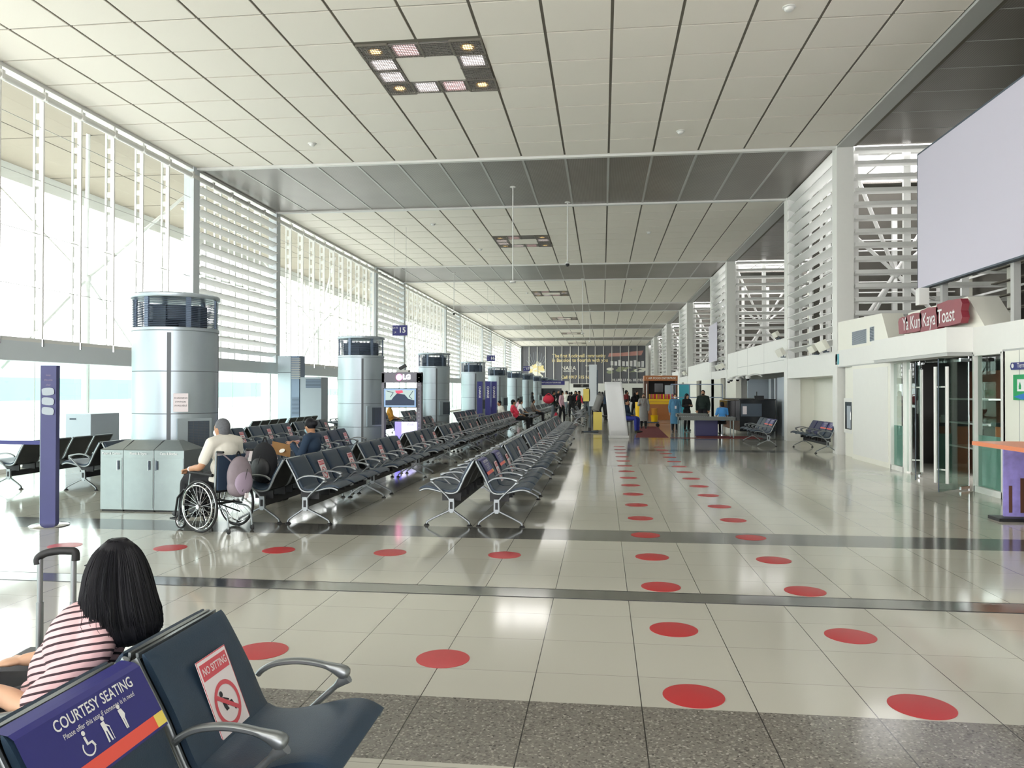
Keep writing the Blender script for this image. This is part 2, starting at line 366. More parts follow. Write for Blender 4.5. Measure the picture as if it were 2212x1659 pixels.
# ---- left facade
wl = MB()
wl.box(XL-.25, XL, YB, YE, 2.28, 2.68, 'bluewhite'); wl.box(XL-.3, XL+.02, YB, YE, H-.08, H+.02, 'trim')
wl.tube([(XL+.02, YB, 7.93), (XL+.02, YE, 7.93)], .075, 'trim', 10)
for k in range(len(BAYS)):
    for y in dark(k):
        if YB < y < YE: wl.box(XL-.25, XL+.05, y-.17, y+.17, 2.68, H, 'bluewhite')
wl.box(XL-.9, XL-.0, YB, YE, -.02, .09, 'white')
yy = YB+.3
while yy < YE:
    wl.lathe([(.09, -.03), (.1, 0), (.09, .03)], 0, 0, 10, 'trim') if 0 else None
    wl.box(XL-.02, XL+.1, yy-.04, yy+.04, 7.85, 8.03, 'trim'); yy += 1.19
struct(wl.build('wall_left'), 'grey beam and white posts of the left facade', 'wall')
wn = 0
mull = None
for (a, b) in edges:
    if b < -2: continue
    wn += 1; w = empty('window_%d' % wn); struct(w, 'tall glazed bay with vertical truss mullions in the left facade', 'window')
    g = MB(); g.add([(XL-.06, a+.1, 2.72), (XL-.06, b-.1, 2.72), (XL-.06, b-.1, 8.12), (XL-.06, a+.1, 8.12)], [(0, 1, 2, 3)], 'glass'); g.build('pane', w)
    fr = MB(); fr.box(XL-.09, XL-.02, a+.1, b-.1, 2.68, 2.76, 'trim')
    for z in (3.85, 5.0, 6.15, 7.3): fr.box(XL-.066, XL-.054, a+.1, b-.1, z-.006, z+.006, 'greytrim')
    fr.build('window_frame', w)
    y = 15.15-round((15.15-a)/1.2)*1.2
    while y < b-.3:
        if y > a+.3:
            if mull is None:
                q = MB(); q.box(-.1, .0, -.02, .02, 2.6, 8.15, 'trim'); q.box(-.1, .0, .0, .0, 2.6, 8.15, 'trim'); q.box(-.24, -.19, -.025, .025, 2.6, 8.15, 'trim')
                z = 2.8
                while z < 8.1: q.box(-.19, -.1, -.015, .015, z, z+.13, 'trim'); z += .36
                q.tube([(.0, 0, 2.6), (.0, 0, 2.76)], .03, 'chrome', 8)
                mull = q.build('mullion', w, (XL, y, 0))
            else:
                c = mull.copy(); COL.objects.link(c); c.parent = w; c.location = (XL, y, 0)
        y += 1.2
# louvre bays left
for k in range(1, len(BAYS)):
    a, b = dark(k)
    if a > YE-3: continue
    b = min(b, YE); tn += 1; L = MB(); z = 2.95
    while z < 7.85:
        T = Matrix.Translation((XL+.0, 0, z))@Matrix.Rotation(math.radians(-28), 4, 'Y')
        L.box(-.12, .12, a+.2, b-.2, -.014, .014, 'louvre', T); z += .335
    y = a+.9
    while y < b-.2:
        L.box(XL-.2, XL-.14, y-.03, y+.03, 2.68, 8.1, 'louvre'); L.box(XL-.45, XL-.4, y-.03+.1, y+.03+.1, 2.68, 8.1, 'louvre')
        z = 2.9
        while z < 8: L.box(XL-.4, XL-.2, y+.0, y+.03, z, z+.1, 'louvre'); z += .315
        y += .95
    for zz in (3.4, 4.3, 5.2, 6.1, 7.0): L.box(XL-.43, XL-.4, a, b, zz, zz+.06, 'louvre')
    L.add([(XL-.13, a+.1, 2.7), (XL-.13, b-.1, 2.7), (XL-.13, b-.1, 8.1), (XL-.13, a+.1, 8.1)], [(0, 1, 2, 3)], 'glass')
    struct(L.build('trim_%d' % tn), 'white horizontal louvre screen in the left facade')
# lower glazing
for (a, b) in edges+[dark(k) for k in range(len(BAYS))]:
    if b < -2 or a > YE-1: continue
    wn += 1; w = empty('window_%d' % wn); struct(w, 'full-height lower glass panes with a green tint', 'window'); b = min(b, YE)
    g = MB(); g.add([(XL-.3, a, .09), (XL-.3, b, .09), (XL-.3, b, 2.3), (XL-.3, a, 2.3)], [(0, 1, 2, 3)], 'mintglass'); g.build('pane', w)
    f = MB(); y = a+1.2
    while y < b-.2: f.box(XL-.31, XL-.295, y-.006, y+.006, .09, 2.3, 'greytrim'); y += 1.75
    f.box(XL-.32, XL-.24, a-.04, a+.04, .09, 2.3, 'trim'); f.build('window_frame', w)
# outside: roof overhang, braces, apron, boarding corridor
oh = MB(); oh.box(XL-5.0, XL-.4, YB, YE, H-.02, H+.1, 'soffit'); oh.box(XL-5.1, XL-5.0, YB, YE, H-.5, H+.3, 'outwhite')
y = YB+2
while y < YE: oh.box(XL-5, XL-.4, y-.01, y+.01, H-.03, H-.02, 'seam'); y += 3.6
for x in (XL-2.6,): oh.box(x-.012, x+.012, YB, YE, H-.03, H-.02, 'seam')
struct(oh.build('trim_%d' % (tn+1)), 'white roof overhang soffit outside the left windows'); tn += 1
for k in range(len(BAYS)):
    a, b = dark(k)
    for y in (a-.6,):
        if not (-5 < y < 100): continue
        t = thing('roof_brace', 'white tubular star brace outside the left windows, bay %d from the camera' % k, 'roof brace', (XL-3.0, y, 0), 0, 'tubular braces outside the left facade')
        q = MB(); n = Vector((0, 0, 4.9))
        for e in ((-1.9, -2.6, H), (-1.9, 2.6, H), (1.9, -2.6, H), (1.9, 2.6, H), (0, -3.2, 2.2), (0, 3.2, 2.2)):
            q.tube([n, e], .05, 'outwhite', 8)
        q.ell(n, (.14, .14, .14), 'outwhite', 12, 8); q.tube([(0, 0, 0), n], .11, 'outwhite', 10); q.build('brace_tubes', t)
ap = MB(); ap.box(-160, XL-.7, -120, 260, -1.2, -1.0, 'apron'); ap.box(XL-5, XL-.6, YB, YE, -.4, -.02, 'concrete')
struct(ap.build('ground'), 'pale concrete apron outside the windows', 'ground')
t = thing('boarding_corridor', 'pale green boarding corridor outside the lower left windows', 'corridor', (-27, 40, -1))
q = MB(); q.box(-2, 2, -25, 14, 1.5, 4.1, 'outwhite'); q.box(-2.02, 2.03, -25, 14, 2.2, 3.2, 'mint'); q.build('corridor_body', t)
q = MB(); q.box(-1.6, -1.0, -4, -3.4, 0, 1.5, 'greytrim'); q.box(-1.6, -1.0, 8, 8.6, 0, 1.5, 'greytrim'); q.box(-2, 2, -24.5, -24, 0, 1.5, 'greytrim'); q.build('support', t)
for yy, xx, hh in ((18, -34, 3.2), (52, -40, 5.0), (78, -30, 4)):
    q = MB(); q.box(-3, 3, -7, 7, 0, hh, 'outwhite'); q.box(-3.05, 3.05, -7.05, 7.05, hh*.55, hh*.7, 'mint'); q.box(-3.2, 3.2, -7.2, 7.2, hh, hh+.25, 'greytrim')
    tag(q.build('apron_building', None, (xx, yy, -1)), 'low white apron building %s outside the left windows' % ('nearest' if yy == 18 else 'in the middle distance' if yy == 52 else 'farthest off'), 'building')
# ---- right side
GL = [(12.8, 13.72), (13.72, 16.6), (16.6, 17.46)]
wr = MB()
def wb(y0, y1, z0, z1, m='cream', x0=XR, x1=XR+.22): wr.box(x0, x1, y0, y1, z0, z1, m)
wb(YB, 12.8, 0, 2.3); wb(YB, YE, 2.33, 2.75, 'white'); wr.box(XR+.01, XR+.22, YB, 21.3, 2.3, 2.33, 'greytrim')
for y in (12.3,): wr.box(XR-.004, XR+.01, y-.006, y+.006, .1, 2.3, 'greytrim')
wb(12.72, 12.8, 0, 2.3); wb(17.46, 20.05, 0, 2.3)
wr.box(XR-.012, XR, 17.62, 19.95, .12, 2.22, 'white'); wr.box(XR-.006, XR, YB, 12.2, .1, 2.2, 'cream')
wb(20.05, 21.0, 0, 2.3, 'cream', XR+.12, XR+.3)                 # shallow niche with cabinet
wb(21.55, 27.1, 2.1, 2.33, 'white', XR+.001, XR+.9); wb(21.55, 27.1, 0, 2.33, 'cream', XR+.9, XR+1.05); wr.box(XR+.2, XR+.9, 26.95, 27.1, 0, 2.33, 'cream')
wb(27.12, 27.3, 0, 2.33, 'cream', XR+.001); wr.box(XR, XR+.25, 36.9, 37.5, 0, 2.33, 'cream')
# parapet boxes above the fascia
def slab(poly, x0, x1, m):  # poly in (y,z)
    wr.prism(poly, TM((x0, 0, 0), (0, 1, 0), (0, 0, 1)), x1-x0, m)
slab([(17.55, 2.75), (21.2, 2.75), (21.2, 3.5), (18.0, 3.42)], XR+.0, XR+.45, 'cream')
slab([(13.35, 2.75), (16.75, 2.75), (16.5, 3.27), (13.94, 3.3)], XR+.0, XR+.5, 'cream')
slab([(27.2, 2.75), (39.2, 2.75), (39.2, 3.5), (27.2, 3.5)], XR+.0, XR+.3, 'white')
for y in (30.6, 34, 36.5): wr.box(XR-.003, XR+.01, y-.01, y+.01, 2.35, 3.5, 'greytrim')
wr.box(XR-.003, XR+.01, 27.3, 36.5, 2.735, 2.755, 'greytrim')
wr.box(XR+.23, XO, YB, 27.2, 2.6, 2.74, 'greytrim'); wr.box(XR+.23, XO, 27.2, YE, 2.5, 2.62, 'white')
# security opening back walls
wr.box(XO-.1, XO, 27.3, 60, 0, 2.6, 'white'); wr.box(XR+.3, XO, 37.4, 37.55, 0, 2.6, 'white'); wr.box(XR, XR+.2, 37.5, 39.9, 0, 2.33, 'cream')
for (a, b) in ((41.5, 44.0), (45.0, 49.5), (52, 60), (61.5, 70), (72, 88), (90, YE)): wr.box(XR, XR+.2, a, b, 0, 2.33, 'cream')
wr.box(XR+3, XR+3.1, 39.9, YE, 0, 2.5, 'white')
for (a, b, h) in ((45.6, 57, 3.4), (64, 70, 3.3), (82, 92, 3.4)): wr.box(XR, XR+.3, a, b, 2.75, h, 'white')
for k in range(len(BAYS)):
    for y in dark(k):
        if YB < y < YE: wr.box(XR-.012, XR+.42, y-.05 if y == dark(k)[0] else y-.25, y+.35 if y == dark(k)[0] else y+.15, 0 if y > 18 else 2.75, H, 'white')
wr.box(XO, XO+.2, YB, YE, 0, 2.6, 'cream'); wr.box(XR, XO+.2, YB-.2, YB, 0, H, 'cream')
wr.box(XR-.03, XR, YB, 12.72, 0, .1, 'greytrim')
struct(wr.build('wall_right'), 'cream shopfront wall with white fascia on the right', 'wall')
for k in range(1, len(BAYS)):
    a, b = dark(k)
    if a > YE-2: continue
    b = min(b, YE); L = MB(); tn += 1
    z = 3.02 if k > 1 else 2.95
    while z < 8.1:
        T = Matrix.Translation((XR+.1, 0, z))@Matrix.Rotation(math.radians(24), 4, 'Y')
        L.box(-.13, .13, a+.35, b-.25, -.014, .014, 'louvre', T); z += .362
    y = a+1.3
    while y < b-.3: L.box(XR+.25, XR+.32, y-.035, y+.035, 2.75, H, 'louvre'); y += 1.2
    L.box(XR+.02, XR+.2, b-.4, b-.25, 2.75, H, 'louvre')
    z = 3.0
    while z < 8: L.box(XR+.6, XR+.65, a+.3, b-.2, z, z+.06, 'louvre'); z += .45
    y = a+.8
    while y < b-.3: L.box(XR+.66, XR+.74, y-.04, y+.04, 2.75, H, 'louvre'); y += 1.2
    struct(L.build('trim_%d' % tn), 'white tilted louvre screen above the right fascia')
    # transverse screen facing the camera, with braces, skylight well and dark wall behind
    L = MB(); tn += 1; y = a+.02; z = 3.0
    while z < 8.1:
        T = Matrix.Translation((0, y, z))@Matrix.Rotation(math.radians(-20), 4, 'X')
        L.box(XR+.45, XO, -.1, .1, -.016, .016, 'louvre', T); L.box(XR+.45, XO, -.105, -.075, -.065, .05, 'louvre', T); z += .362
    for x in (6.72, 8.05, 9.5, 11, 12.5): L.box(x-.09, x+.09, y+.15, y+.25, 2.75, H, 'louvre')
    for x in (6.95, 7.6, 8.9, 10.2, 11.6): L.box(x-.07, x+.07, a+3.4, a+3.5, 2.75, 7.3, 'louvre')
    z = 3.1
    while z < 7.2: L.tube([(XR+.45, a+3.35, z), (XO, a+3.35, z)], .022, 'louvre', 6); z += .32
    n = Vector((8.3, a+1.7, 5.05))
    for e in ((6.7, a+.5, 8.0), (6.75, a+1.2, 6.3), (10, a+1.5, 8.0), (6.8, a+1.0, 3.0), (7.3, a+2.2, 2.8), (9.9, a+1, 2.9), (9.9, a+2.4, 6.4)): L.tube([n, e], .055, 'louvre', 8)
    L.ell(n, (.16, .16, .16), 'louvre', 12, 8)
    struct(L.build('trim_%d' % tn), 'white louvre screen with tubular braces above the shops')
    L = MB(); tn += 1
    L.box(XR+.45, XO, a+3.9, a+4.0, 2.75, 8.0, 'darkwall'); L.box(XR+.45, XO, a+3.9, b, H-.02, H+.03, 'meshpan')
    for x in (7.9, 9.3, 10.8, 12.2): L.box(x-.03, x+.03, a, a+3.9, H+.0, H+.1, 'trim')
    for yy in (a+1.0, a+2.1, a+3.1): L.box(XR+.42, XO, yy-.12, yy+.12, H+.05, H+.2, 'trim')
    struct(L.build('trim_%d' % tn), 'dark plenum wall under the skylight well')
# outer wall above the shops: dark wall with posts and bars
L = MB(); tn += 1; L.box(XO-2.4, XO-2.3, YB, YE, 2.75, H, 'darkwall')
y = YB+1
while y < YE: L.box(XO-2.75, XO-2.6, y-.12, y+.12, 2.75, H, 'cream'); y += 2.4
z = 3.2
while z < 8: L.box(XO-2.7, XO-2.65, YB, YE, z, z+.05, 'louvre'); z += .55
z = 3.0
while z < 8.1: L.box(XO-3.0, XO-2.85, YB, 21.2, z, z+.03, 'seam'); z += .36
struct(L.build('wall_right_outer'), 'dark upper wall with posts behind the shop roofs', 'wall')
# skylight openings: remove outer ceiling there is done by leaving it open (no slab above XR+.45)
# end wall + back wall
w = MB(); w.box(XL-.3, XO, YE, YE+.2, 0, H+.1, 'white'); w.box(XL, XR, YE-.5, YE, 0, 2.3, 'cream') if 0 else None
w.box(XL, XR, YE-.06, YE, 2.3, 2.72, 'white')
for x in (-10.5, -6.5, -2.4, 1.6, 4.3): w.box(x, x+1.5, YE-.03, YE, 0, 2.1, 'darkshop')
struct(w.build('wall_back'), 'far end wall of the hall', 'wall')
w = MB(); w.box(XL-.3, XO, YB-.2, YB, 0, .5, 'white'); w.box(XL-.3, XO, YB-.2, YB, H-.4, H+.1, 'white')  # unseen wall, opened between mullions to bring daylight in from behind
x = XL
while x < XO: w.box(x-.06, x+.06, YB-.15, YB, .5, H-.4, 'white'); x += 2.4
struct(w.build('wall_front'), 'unseen wall behind the camera, opened up to let daylight in', 'wall')

# light of the ceiling clusters, plus fill added behind the camera
for i, y in enumerate(LAMPS+[-2.9]):
    l = bpy.data.lights.new('cluster_fill_light', 'AREA'); l.shape = 'SQUARE'; l.size = 2.3; l.energy = 14; l.color = (1, .98, .96)
    o = bpy.data.objects.new('cluster_fill_light', l); COL.objects.link(o); o.location = (XL+7*PX, y, H-.08)
# ================================================================ beam benches (row runs along local y, seats face local +x)
SEATP = cr([(-.265, .80), (-.235, .745), (-.19, .665), (-.15, .59), (-.115, .51), (-.075, .435), (-.02, .405), (.06, .405), (.16, .425), (.26, .45), (.34, .455), (.41, .43)], 3)
def bench_proto():
    root = empty('beam_bench')
    # split profile at the bend
    k = min(range(len(SEATP)), key=lambda i: abs(SEATP[i][0]+.06)+abs(SEATP[i][1]-.42))
    back, seat = SEATP[:k+1], SEATP[k:]
    def taper(n, t0, t1, t): return [t*min(1, .45+.55*i/2.5) if i < 3 else t for i in range(n)]
    padT = .021
    sb = MB(); sb.sweep([(x+.012, z+.02) for x, z in seat], [.262]*len(seat), [padT]*(len(seat)-3)+[.018, .013, .006], 'pad', 0, 16, 5)
    bb = MB(); hb = [.006, .014, .019]+[padT]*(len(back)-3); bb.sweep([(x+.02, z+.008) for x, z in back], [.262]*len(back), hb, 'pad', 0, 16, 5)
    fr = MB()
    rail = [(x, z-.004) for x, z in SEATP]
    for sy in (-1, 1): fr.sweep(rail, .011, .013, 'framemetal', sy*.272, 8, 2.4)
    fr.sweep([(SEATP[0][0]-.002, SEATP[0][1]+.01), (SEATP[0][0], SEATP[0][1]-.012)], .27, .009, 'framemetal', 0, 8, 3)
    fr.sweep([(x-.006, z-.008) for x, z in back], .258, .005, 'black', 0, 8, 4); fr.sweep([(x, z-.014) for x, z in seat[:-3]], .258, .005, 'black', 0, 8, 4)
    fr.box(-.10, .14, -.2, -.17, .30, .40, 'black'); fr.box(-.10, .14, .17, .2, .30, .40, 'black')
    arm = MB()
    ap = cr([(-.105, .545), (-.085, .565), (-.03, .592), (.06, .605), (.15, .598), (.225, .578), (.268, .556)], 4)
    arm.sweep(ap, [.017]*(len(ap)-8)+[.018, .020, .022, .024, .026, .026, .024, .014], [.012]*(len(ap)-8)+[.012, .014, .018, .022, .025, .026, .022, .009], 'framemetal', 0, 10, 2.6)
    ap2 = cr([(.262, .553), (.215, .512), (.16, .462), (.10, .405), (.05, .355), (.012, .30)], 4)
    arm.sweep(ap2, [.02]*4+[.014]*(len(ap2)-4), [.028, .026, .021, .016]+[.012]*(len(ap2)-4), 'framemetal', 0, 10, 2.6)
    beam = MB(); beam.box(-.035, .035, -1.19, 1.19, .215, .305, 'black')
    leg = MB()
    leg.prism([(-.032, .34), (.032, .34), (.036, .20), (.02, .165), (-.02, .165), (-.036, .20)], TM((0, .02, 0), (1, 0, 0), (0, 0, 1)), .04, 'framemetal')
    leg.box(-.017, .017, -.024, .024, .215, .30, 'black')
    for s, e in ((-1, .225), (1, .315)):
        lp = cr([(s*.02, .195), (s*e*.33, .155), (s*e*.63, .11), (s*e*.87, .07), (s*e*.97, .05), (s*e, .022)], 3)
        leg.sweep(lp, .017, .0125, 'framemetal', 0, 8, 2.6)
    foot = MB(); foot.lathe([(.036, 0), (.036, .008), (.018, .022), (.01, .04)], 0, 0, 12, 'rubber')
    for i in range(4):
        y = -.9+.6*i
        if i == 0: s0 = sb.build('seat', root, (0, y, 0)); b0 = bb.build('backrest', root, (0, y, 0)); f0 = fr.build('seat_frame', root, (0, y, 0))
        else:
            for q in (s0, b0, f0):
                c = q.copy(); COL.objects.link(c); c.parent = root; c.location = (0, y, 0)
    for i in range(5):
        y = -1.2+.6*i
        if i == 0: a0 = arm.build('armrest', root, (0, y, 0))
        else: c = a0.copy(); COL.objects.link(c); c.parent = root; c.location = (0, y, 0)
    beam.build('beam', root)
    for j, y in enumerate((-1.2, 1.2)):
        if j == 0: l0 = leg.build('leg', root, (0, y, 0)); f1 = foot.build('foot', l0, (-.225, 0, 0)); f2 = f1.copy(); COL.objects.link(f2); f2.parent = l0; f2.location = (.315, 0, 0)
        else: c = copy_tree(l0, root); c.location = (0, y, 0)
    return root
def person_pictogram(q, T, s, m, d):
    # seated figure, built of small flat pieces
    def poly(pts): q.add([T@Vector((x*s, y*s, d)) for x, y in pts], [tuple(range(len(pts)))], m)
    poly([(.16*math.cos(a*PI/8)-.28, .16*math.sin(a*PI/8)+.62) for a in range(16)])
    poly([(-.42, .42), (-.2, .44), (-.05, -.1), (.05, -.28), (-.25, -.3), (-.36, -.05)])
    poly([(-.05, -.1), (.4, -.12), (.55, -.55), (.72, -.5), (.5, .05), (0, .08)])
    poly([(-.2, .3), (.25, .1), (.28, .18), (-.15, .42)])
def nosit_mesh():
    # flat sign lying against the backrest; local x across the seat (world y), local y up the back
    q = MB(); w, h = .205, .335
    T = Matrix.Identity(4)
    q.box(-w/2, w/2, -h/2, h/2, -.0015, .0005, 'paper'); q.box(-w/2, w/2, -h/2, h/2, .0005, .0006, 'redsign')
    q.box(-w/2+.004, w/2-.004, -h/2+.004, h/2-.004, .0006, .0012, 'paper')
    q.box(-w/2+.012, w/2-.012, h/2-.075, h/2-.016, .0012, .0018, 'redsign')
    q.text('NO SITTING', Matrix.Translation((0, h/2-.046, .0024)), .038, 'paper', sx=.78, bold=.012)
    def ring(cx, cy, r0, r1, m, d, n=32):
        vs = [(cx+r*math.cos(2*PI*k/n), cy+r*math.sin(2*PI*k/n), d) for r in (r0, r1) for k in range(n)]
        q.add(vs, [(k, (k+1) % n, n+(k+1) % n, n+k) for k in range(n)], m)
    person_pictogram(q, Matrix.Translation((-.005, -.02, 0)), .068, 'ink', .0018)
    ring(0, -.018, .066, .082, 'redsign', .0026)
    a = math.radians(-35); c, s_ = math.cos(a), math.sin(a)
    q.add([(c*u-s_*v, -.018+s_*u+c*v, .0028) for u, v in ((-.07, -.008), (.07, -.008), (.07, .008), (-.07, .008))], [(0, 1, 2, 3)], 'redsign')
    for k in range(10): pass
    q.lathe([(.0075, .0015), (.0075, .0025)], -w/2+.022, -h/2+.03, 12, 'redsign'); q.text('M\u00b7I\u00b7L', Matrix.Translation((-.03, -h/2+.03, .0022)), .022, 'ink', bold=.02); q.text('medical center', Matrix.Translation((.04, -h/2+.032, .0022)), .011, 'redsign')
    return q
def courtesy_mesh(plain=False):
    """navy wrap over the top of a backrest with a red stripe; follows the back profile"""
    q = MB(); n = len(SEATP)
    P = [(SEATP[0][0]-.004, SEATP[0][1]+.014)]+[(x+.046, z+.02) for x, z in SEATP[1:12]]
    vs = []; L = [0]
    for i in range(1, len(P)): L.append(L[-1]+math.hypot(P[i][0]-P[i-1][0], P[i][1]-P[i-1][1]))
    def at(s):
        for i in range(1, len(P)):
            if s <= L[i] or i == len(P)-1:
                t = (s-L[i-1])/(L[i]-L[i-1]); x = P[i-1][0]+(P[i][0]-P[i-1][0])*t; z = P[i-1][1]+(P[i][1]-P[i-1][1])*t
                return x, z, (-(P[i][1]-P[i-1][1])/(L[i]-L[i-1])), ((P[i][0]-P[i-1][0])/(L[i]-L[i-1]))
    def pt(u, s, d=0):
        x, z, nx, nz = at(s); return (x+nx*d, u, z+nz*d)
    def patch(u0, u1, s0, s1, m, d, k=8):
        v = []; f = []
        for i in range(k+1):
            s = s0+(s1-s0)*i/k; v += [pt(u0, s, d), pt(u1, s, d)]
        for i in range(k): a = 2*i; f.append((a, a+1, a+3, a+2))
        q.add(v, f, m)
    patch(-.264, .264, .0, .27, 'signblue', .0005, 12)
    patch(-.262, .262, .222, .262, 'orangered', .002); patch(.215, .262, .222, .262, 'paleyellow', .003)
    def txt(t, u, s, size, m, bold=0, sx=1):
        v, f = text_mesh(t, size, 'CENTER', bold); q.add([pt(u+x*sx, s-y, .002) for x, y in v], f, m)
    txt('COURTESY SEATING', .03, .095, .046, 'whiteprint', .012, .8)
    txt('Please offer this seat if someone is in need', 0.03, .13, .022, 'whiteprint', 0, .82)
    # three small figures
    def fig(u, s, k, pts):
        for pl in pts: q.add([pt(u+x*k, s-y*k, .002) for x, y in pl], [tuple(range(len(pl)))], 'whiteprint')
    circ = lambda cx, cy, r: [(cx+r*math.cos(a*PI/6), cy+r*math.sin(a*PI/6)) for a in range(12)]
    fig(-.06, .178, .032, [circ(0, .95, .22), [(-.2, .65), (.05, .65), (.1, .05), (.6, .05), (.8, -.5), (.6, -.55), (.4, -.12), (-.15, -.12)]]+[[(.75*math.cos(a)-.05, .75*math.sin(a)-.35), (.75*math.cos(a+.3)-.05, .75*math.sin(a+.3)-.35), (.6*math.cos(a+.3)-.05, .6*math.sin(a+.3)-.35), (.6*math.cos(a)-.05, .6*math.sin(a)-.35)] for a in [PI*.75+.3*i for i in range(13)]])
    fig(.02, .175, .032, [circ(.15, 1.05, .22), [(-.3, .75), (.2, .8), (.25, -.1), (-.25, -.1)], [(-.25, -.1), (-.05, -.1), (-.1, -1.1), (-.3, -1.1)], [(.05, -.1), (.25, -.1), (.35, -1.1), (.15, -1.1)], [(.5, .2), (.58, .2), (.58, -1.1), (.5, -1.1)], [(.1, .6), (.55, .2), (.5, .1), (.05, .4)]])
    fig(.1, .172, .032, [circ(0, 1.05, .22), [(-.25, .8), (.25, .8), (.45, .2), (.25, -.1), (-.2, -.1)], [(-.2, -.1), (0, -.1), (0, -1.1), (-.15, -1.1)], [(.05, -.1), (.25, -.1), (.2, -1.1), (.05, -1.1)]])
    return q
BENCH = bench_proto()
NOSIT = nosit_mesh().build('no_sitting_sign', None); NOSIT['label'] = 'white and red no sitting sign on the backrest'
COURT = courtesy_mesh().build('courtesy_seating_band', None); COURT['label'] = 'blue courtesy seating band with a red stripe over the backrest'
def sign_T(y):
    # along the straight part of the backrest
    a = Vector((-.155, 0, .72)); b = Vector((-.035, 0, .415)); up = (a-b).normalized(); mid = (a+b)/2
    T = TM(mid, (0, 1, 0), up)       # z = x cross y : (0,1,0)x(up) = faces +x side
    T.translation = mid+T.to_3x3()@Vector((0, 0, .008))+Vector((.0, y, 0)); return T
USED = [False]
def bench(x, y0, face, label, group, signs=(), court=(), blue=()):
    """y0 = nearer leg; face +1 -> +x, -1 -> -x. seat index 0 is the nearest seat"""
    if not USED[0]: r = BENCH; USED[0] = True
    else: r = copy_tree(BENCH, None, ('no_sitting_sign', 'courtesy_seating_band'))
    r.location = (x, y0+1.2, 0); r.rotation_euler = (0, 0, 0 if face > 0 else PI); tag(r, label, 'bench', group)
    LATER.append((r, face, signs, court, blue)); return r
LATER = []
ORD = ['nearest', 'second', 'third', 'fourth', 'fifth', 'sixth', 'seventh', 'eighth', 'ninth', 'tenth', 'eleventh', 'twelfth']
def o_(i): return ORD[i]+(' from the camera' if i else ' to the camera')
YA = [9.38, 12.17, 15.25, 18.35, 21.4, 24.35]
GA = 'benches of the double row beside the walkway'
bench(-1.26, .54, 1, 'dark navy bench in the foreground with courtesy and no sitting signs', 'foreground benches', (1, 3), (2,))
bench(-1.82, .54, -1, 'dark navy foreground bench carrying the long-haired seated person', 'foreground benches', (0,))
for i, y in enumerate(YA):
    sg = [(1, 3), (1,), (1, 3), (1,), (2,), (1,)][i]; ct = {0: (0, 2)}.get(i, ())
    bench(-1.29, y, 1, 'navy bench facing the walkway, %s in its row' % o_(i), GA, sg, ct)
    bench(-1.855, y, -1, 'navy bench facing left in the walkway double row, %s' % o_(i), GA, ())
YBR = [9.28, 12.12, 15.2, 18.35, 21.3, 24.3, 27.4, 30.4]
for i, y in enumerate(YBR):
    bench(-3.70, y, 1, 'navy bench facing right in the middle double row, %s' % o_(i), 'benches of the middle double row', (1, 3) if i % 2 == 0 else (1, 3))
    bench(-4.265, y, -1, 'navy bench facing left in the middle double row, %s' % o_(i), 'benches of the middle double row', ())
YC = [11.95, 14.65, 20.9, 23.6, 30.0, 32.6, 39.3]
for i, y in enumerate(YC): bench(-5.62, y, 1, 'navy bench facing right beside the round columns, %s' % o_(i), 'benches beside the round columns', (1, 3))
YD = [11.9, 14.55, 17.2, 19.9, 24.5, 27.2, 31.0, 34.0]
for i, y in enumerate(YD):
    bench(-8.02, y, 1, 'navy bench facing right behind the columns, %s' % o_(i), 'benches behind the columns', (1, 3))
    if i < 4: bench(-8.59, y, -1, 'navy bench facing the windows behind the columns, %s' % o_(i), 'benches behind the columns', ())
YEE = [11.9, 15.2, 20.4, 23.0, 28.0, 31.0]
for i, y in enumerate(YEE): bench(-9.95, y, -1, 'navy bench closest to the left windows, %s' % o_(i), 'benches along the windows', ())
# far seating field (beyond the gap)
YF = [35.5, 38.5, 41.5, 44.5, 48, 51, 54, 60, 63, 66]
for i, y in enumerate(YF):
    bench(-3.6, y, 1, 'distant navy bench facing right among waiting passengers, %s' % o_(i), 'far benches', ())
    if i not in (3, 4, 5, 6): bench(-1.2, y+.4, -1 if i % 2 else 1, 'distant bench left of the yellow-edged stand, %s' % o_(i), 'far benches', ())
# right wall benches
bench(6.02, 21.5, -1, 'blue-backed bench against the right wall niche', 'benches at the right wall', (), (0, 1), (2, 3))
bench(4.98, 23.95, -1, 'bench with courtesy bands beside the grey security panels', 'benches at the right wall', (), (0, 1))
SIGN_MESH = NOSIT.data; COURT_MESH = COURT.data
for r, face, signs, court, blue in LATER:
    for i in signs:
        o = bpy.data.objects.new('no_sitting_sign', SIGN_MESH); COL.objects.link(o); o.parent = r; o['label'] = NOSIT['label']
        yy = (-.9+.6*i)*(1 if face > 0 else -1); o.matrix_local = sign_T(yy)
    for i in court:
        o = bpy.data.objects.new('courtesy_seating_band', COURT_MESH); COL.objects.link(o); o.parent = r; o['label'] = COURT['label']
        o.location = (0, (-.9+.6*i)*(1 if face > 0 else -1), 0)
    if blue:
        ys = [(-.9+.6*i)*(1 if face > 0 else -1) for i in blue]
        for ch in kids(r):
            if ch.name.startswith('backrest') and min(abs(ch.location.y-y) for y in ys) < .1:
                ch.data = ch.data.copy(); ch.data.materials[0] = MT['padblue']; ch['label'] = 'plain blue backrest'
bpy.data.objects.remove(NOSIT); bpy.data.objects.remove(COURT)

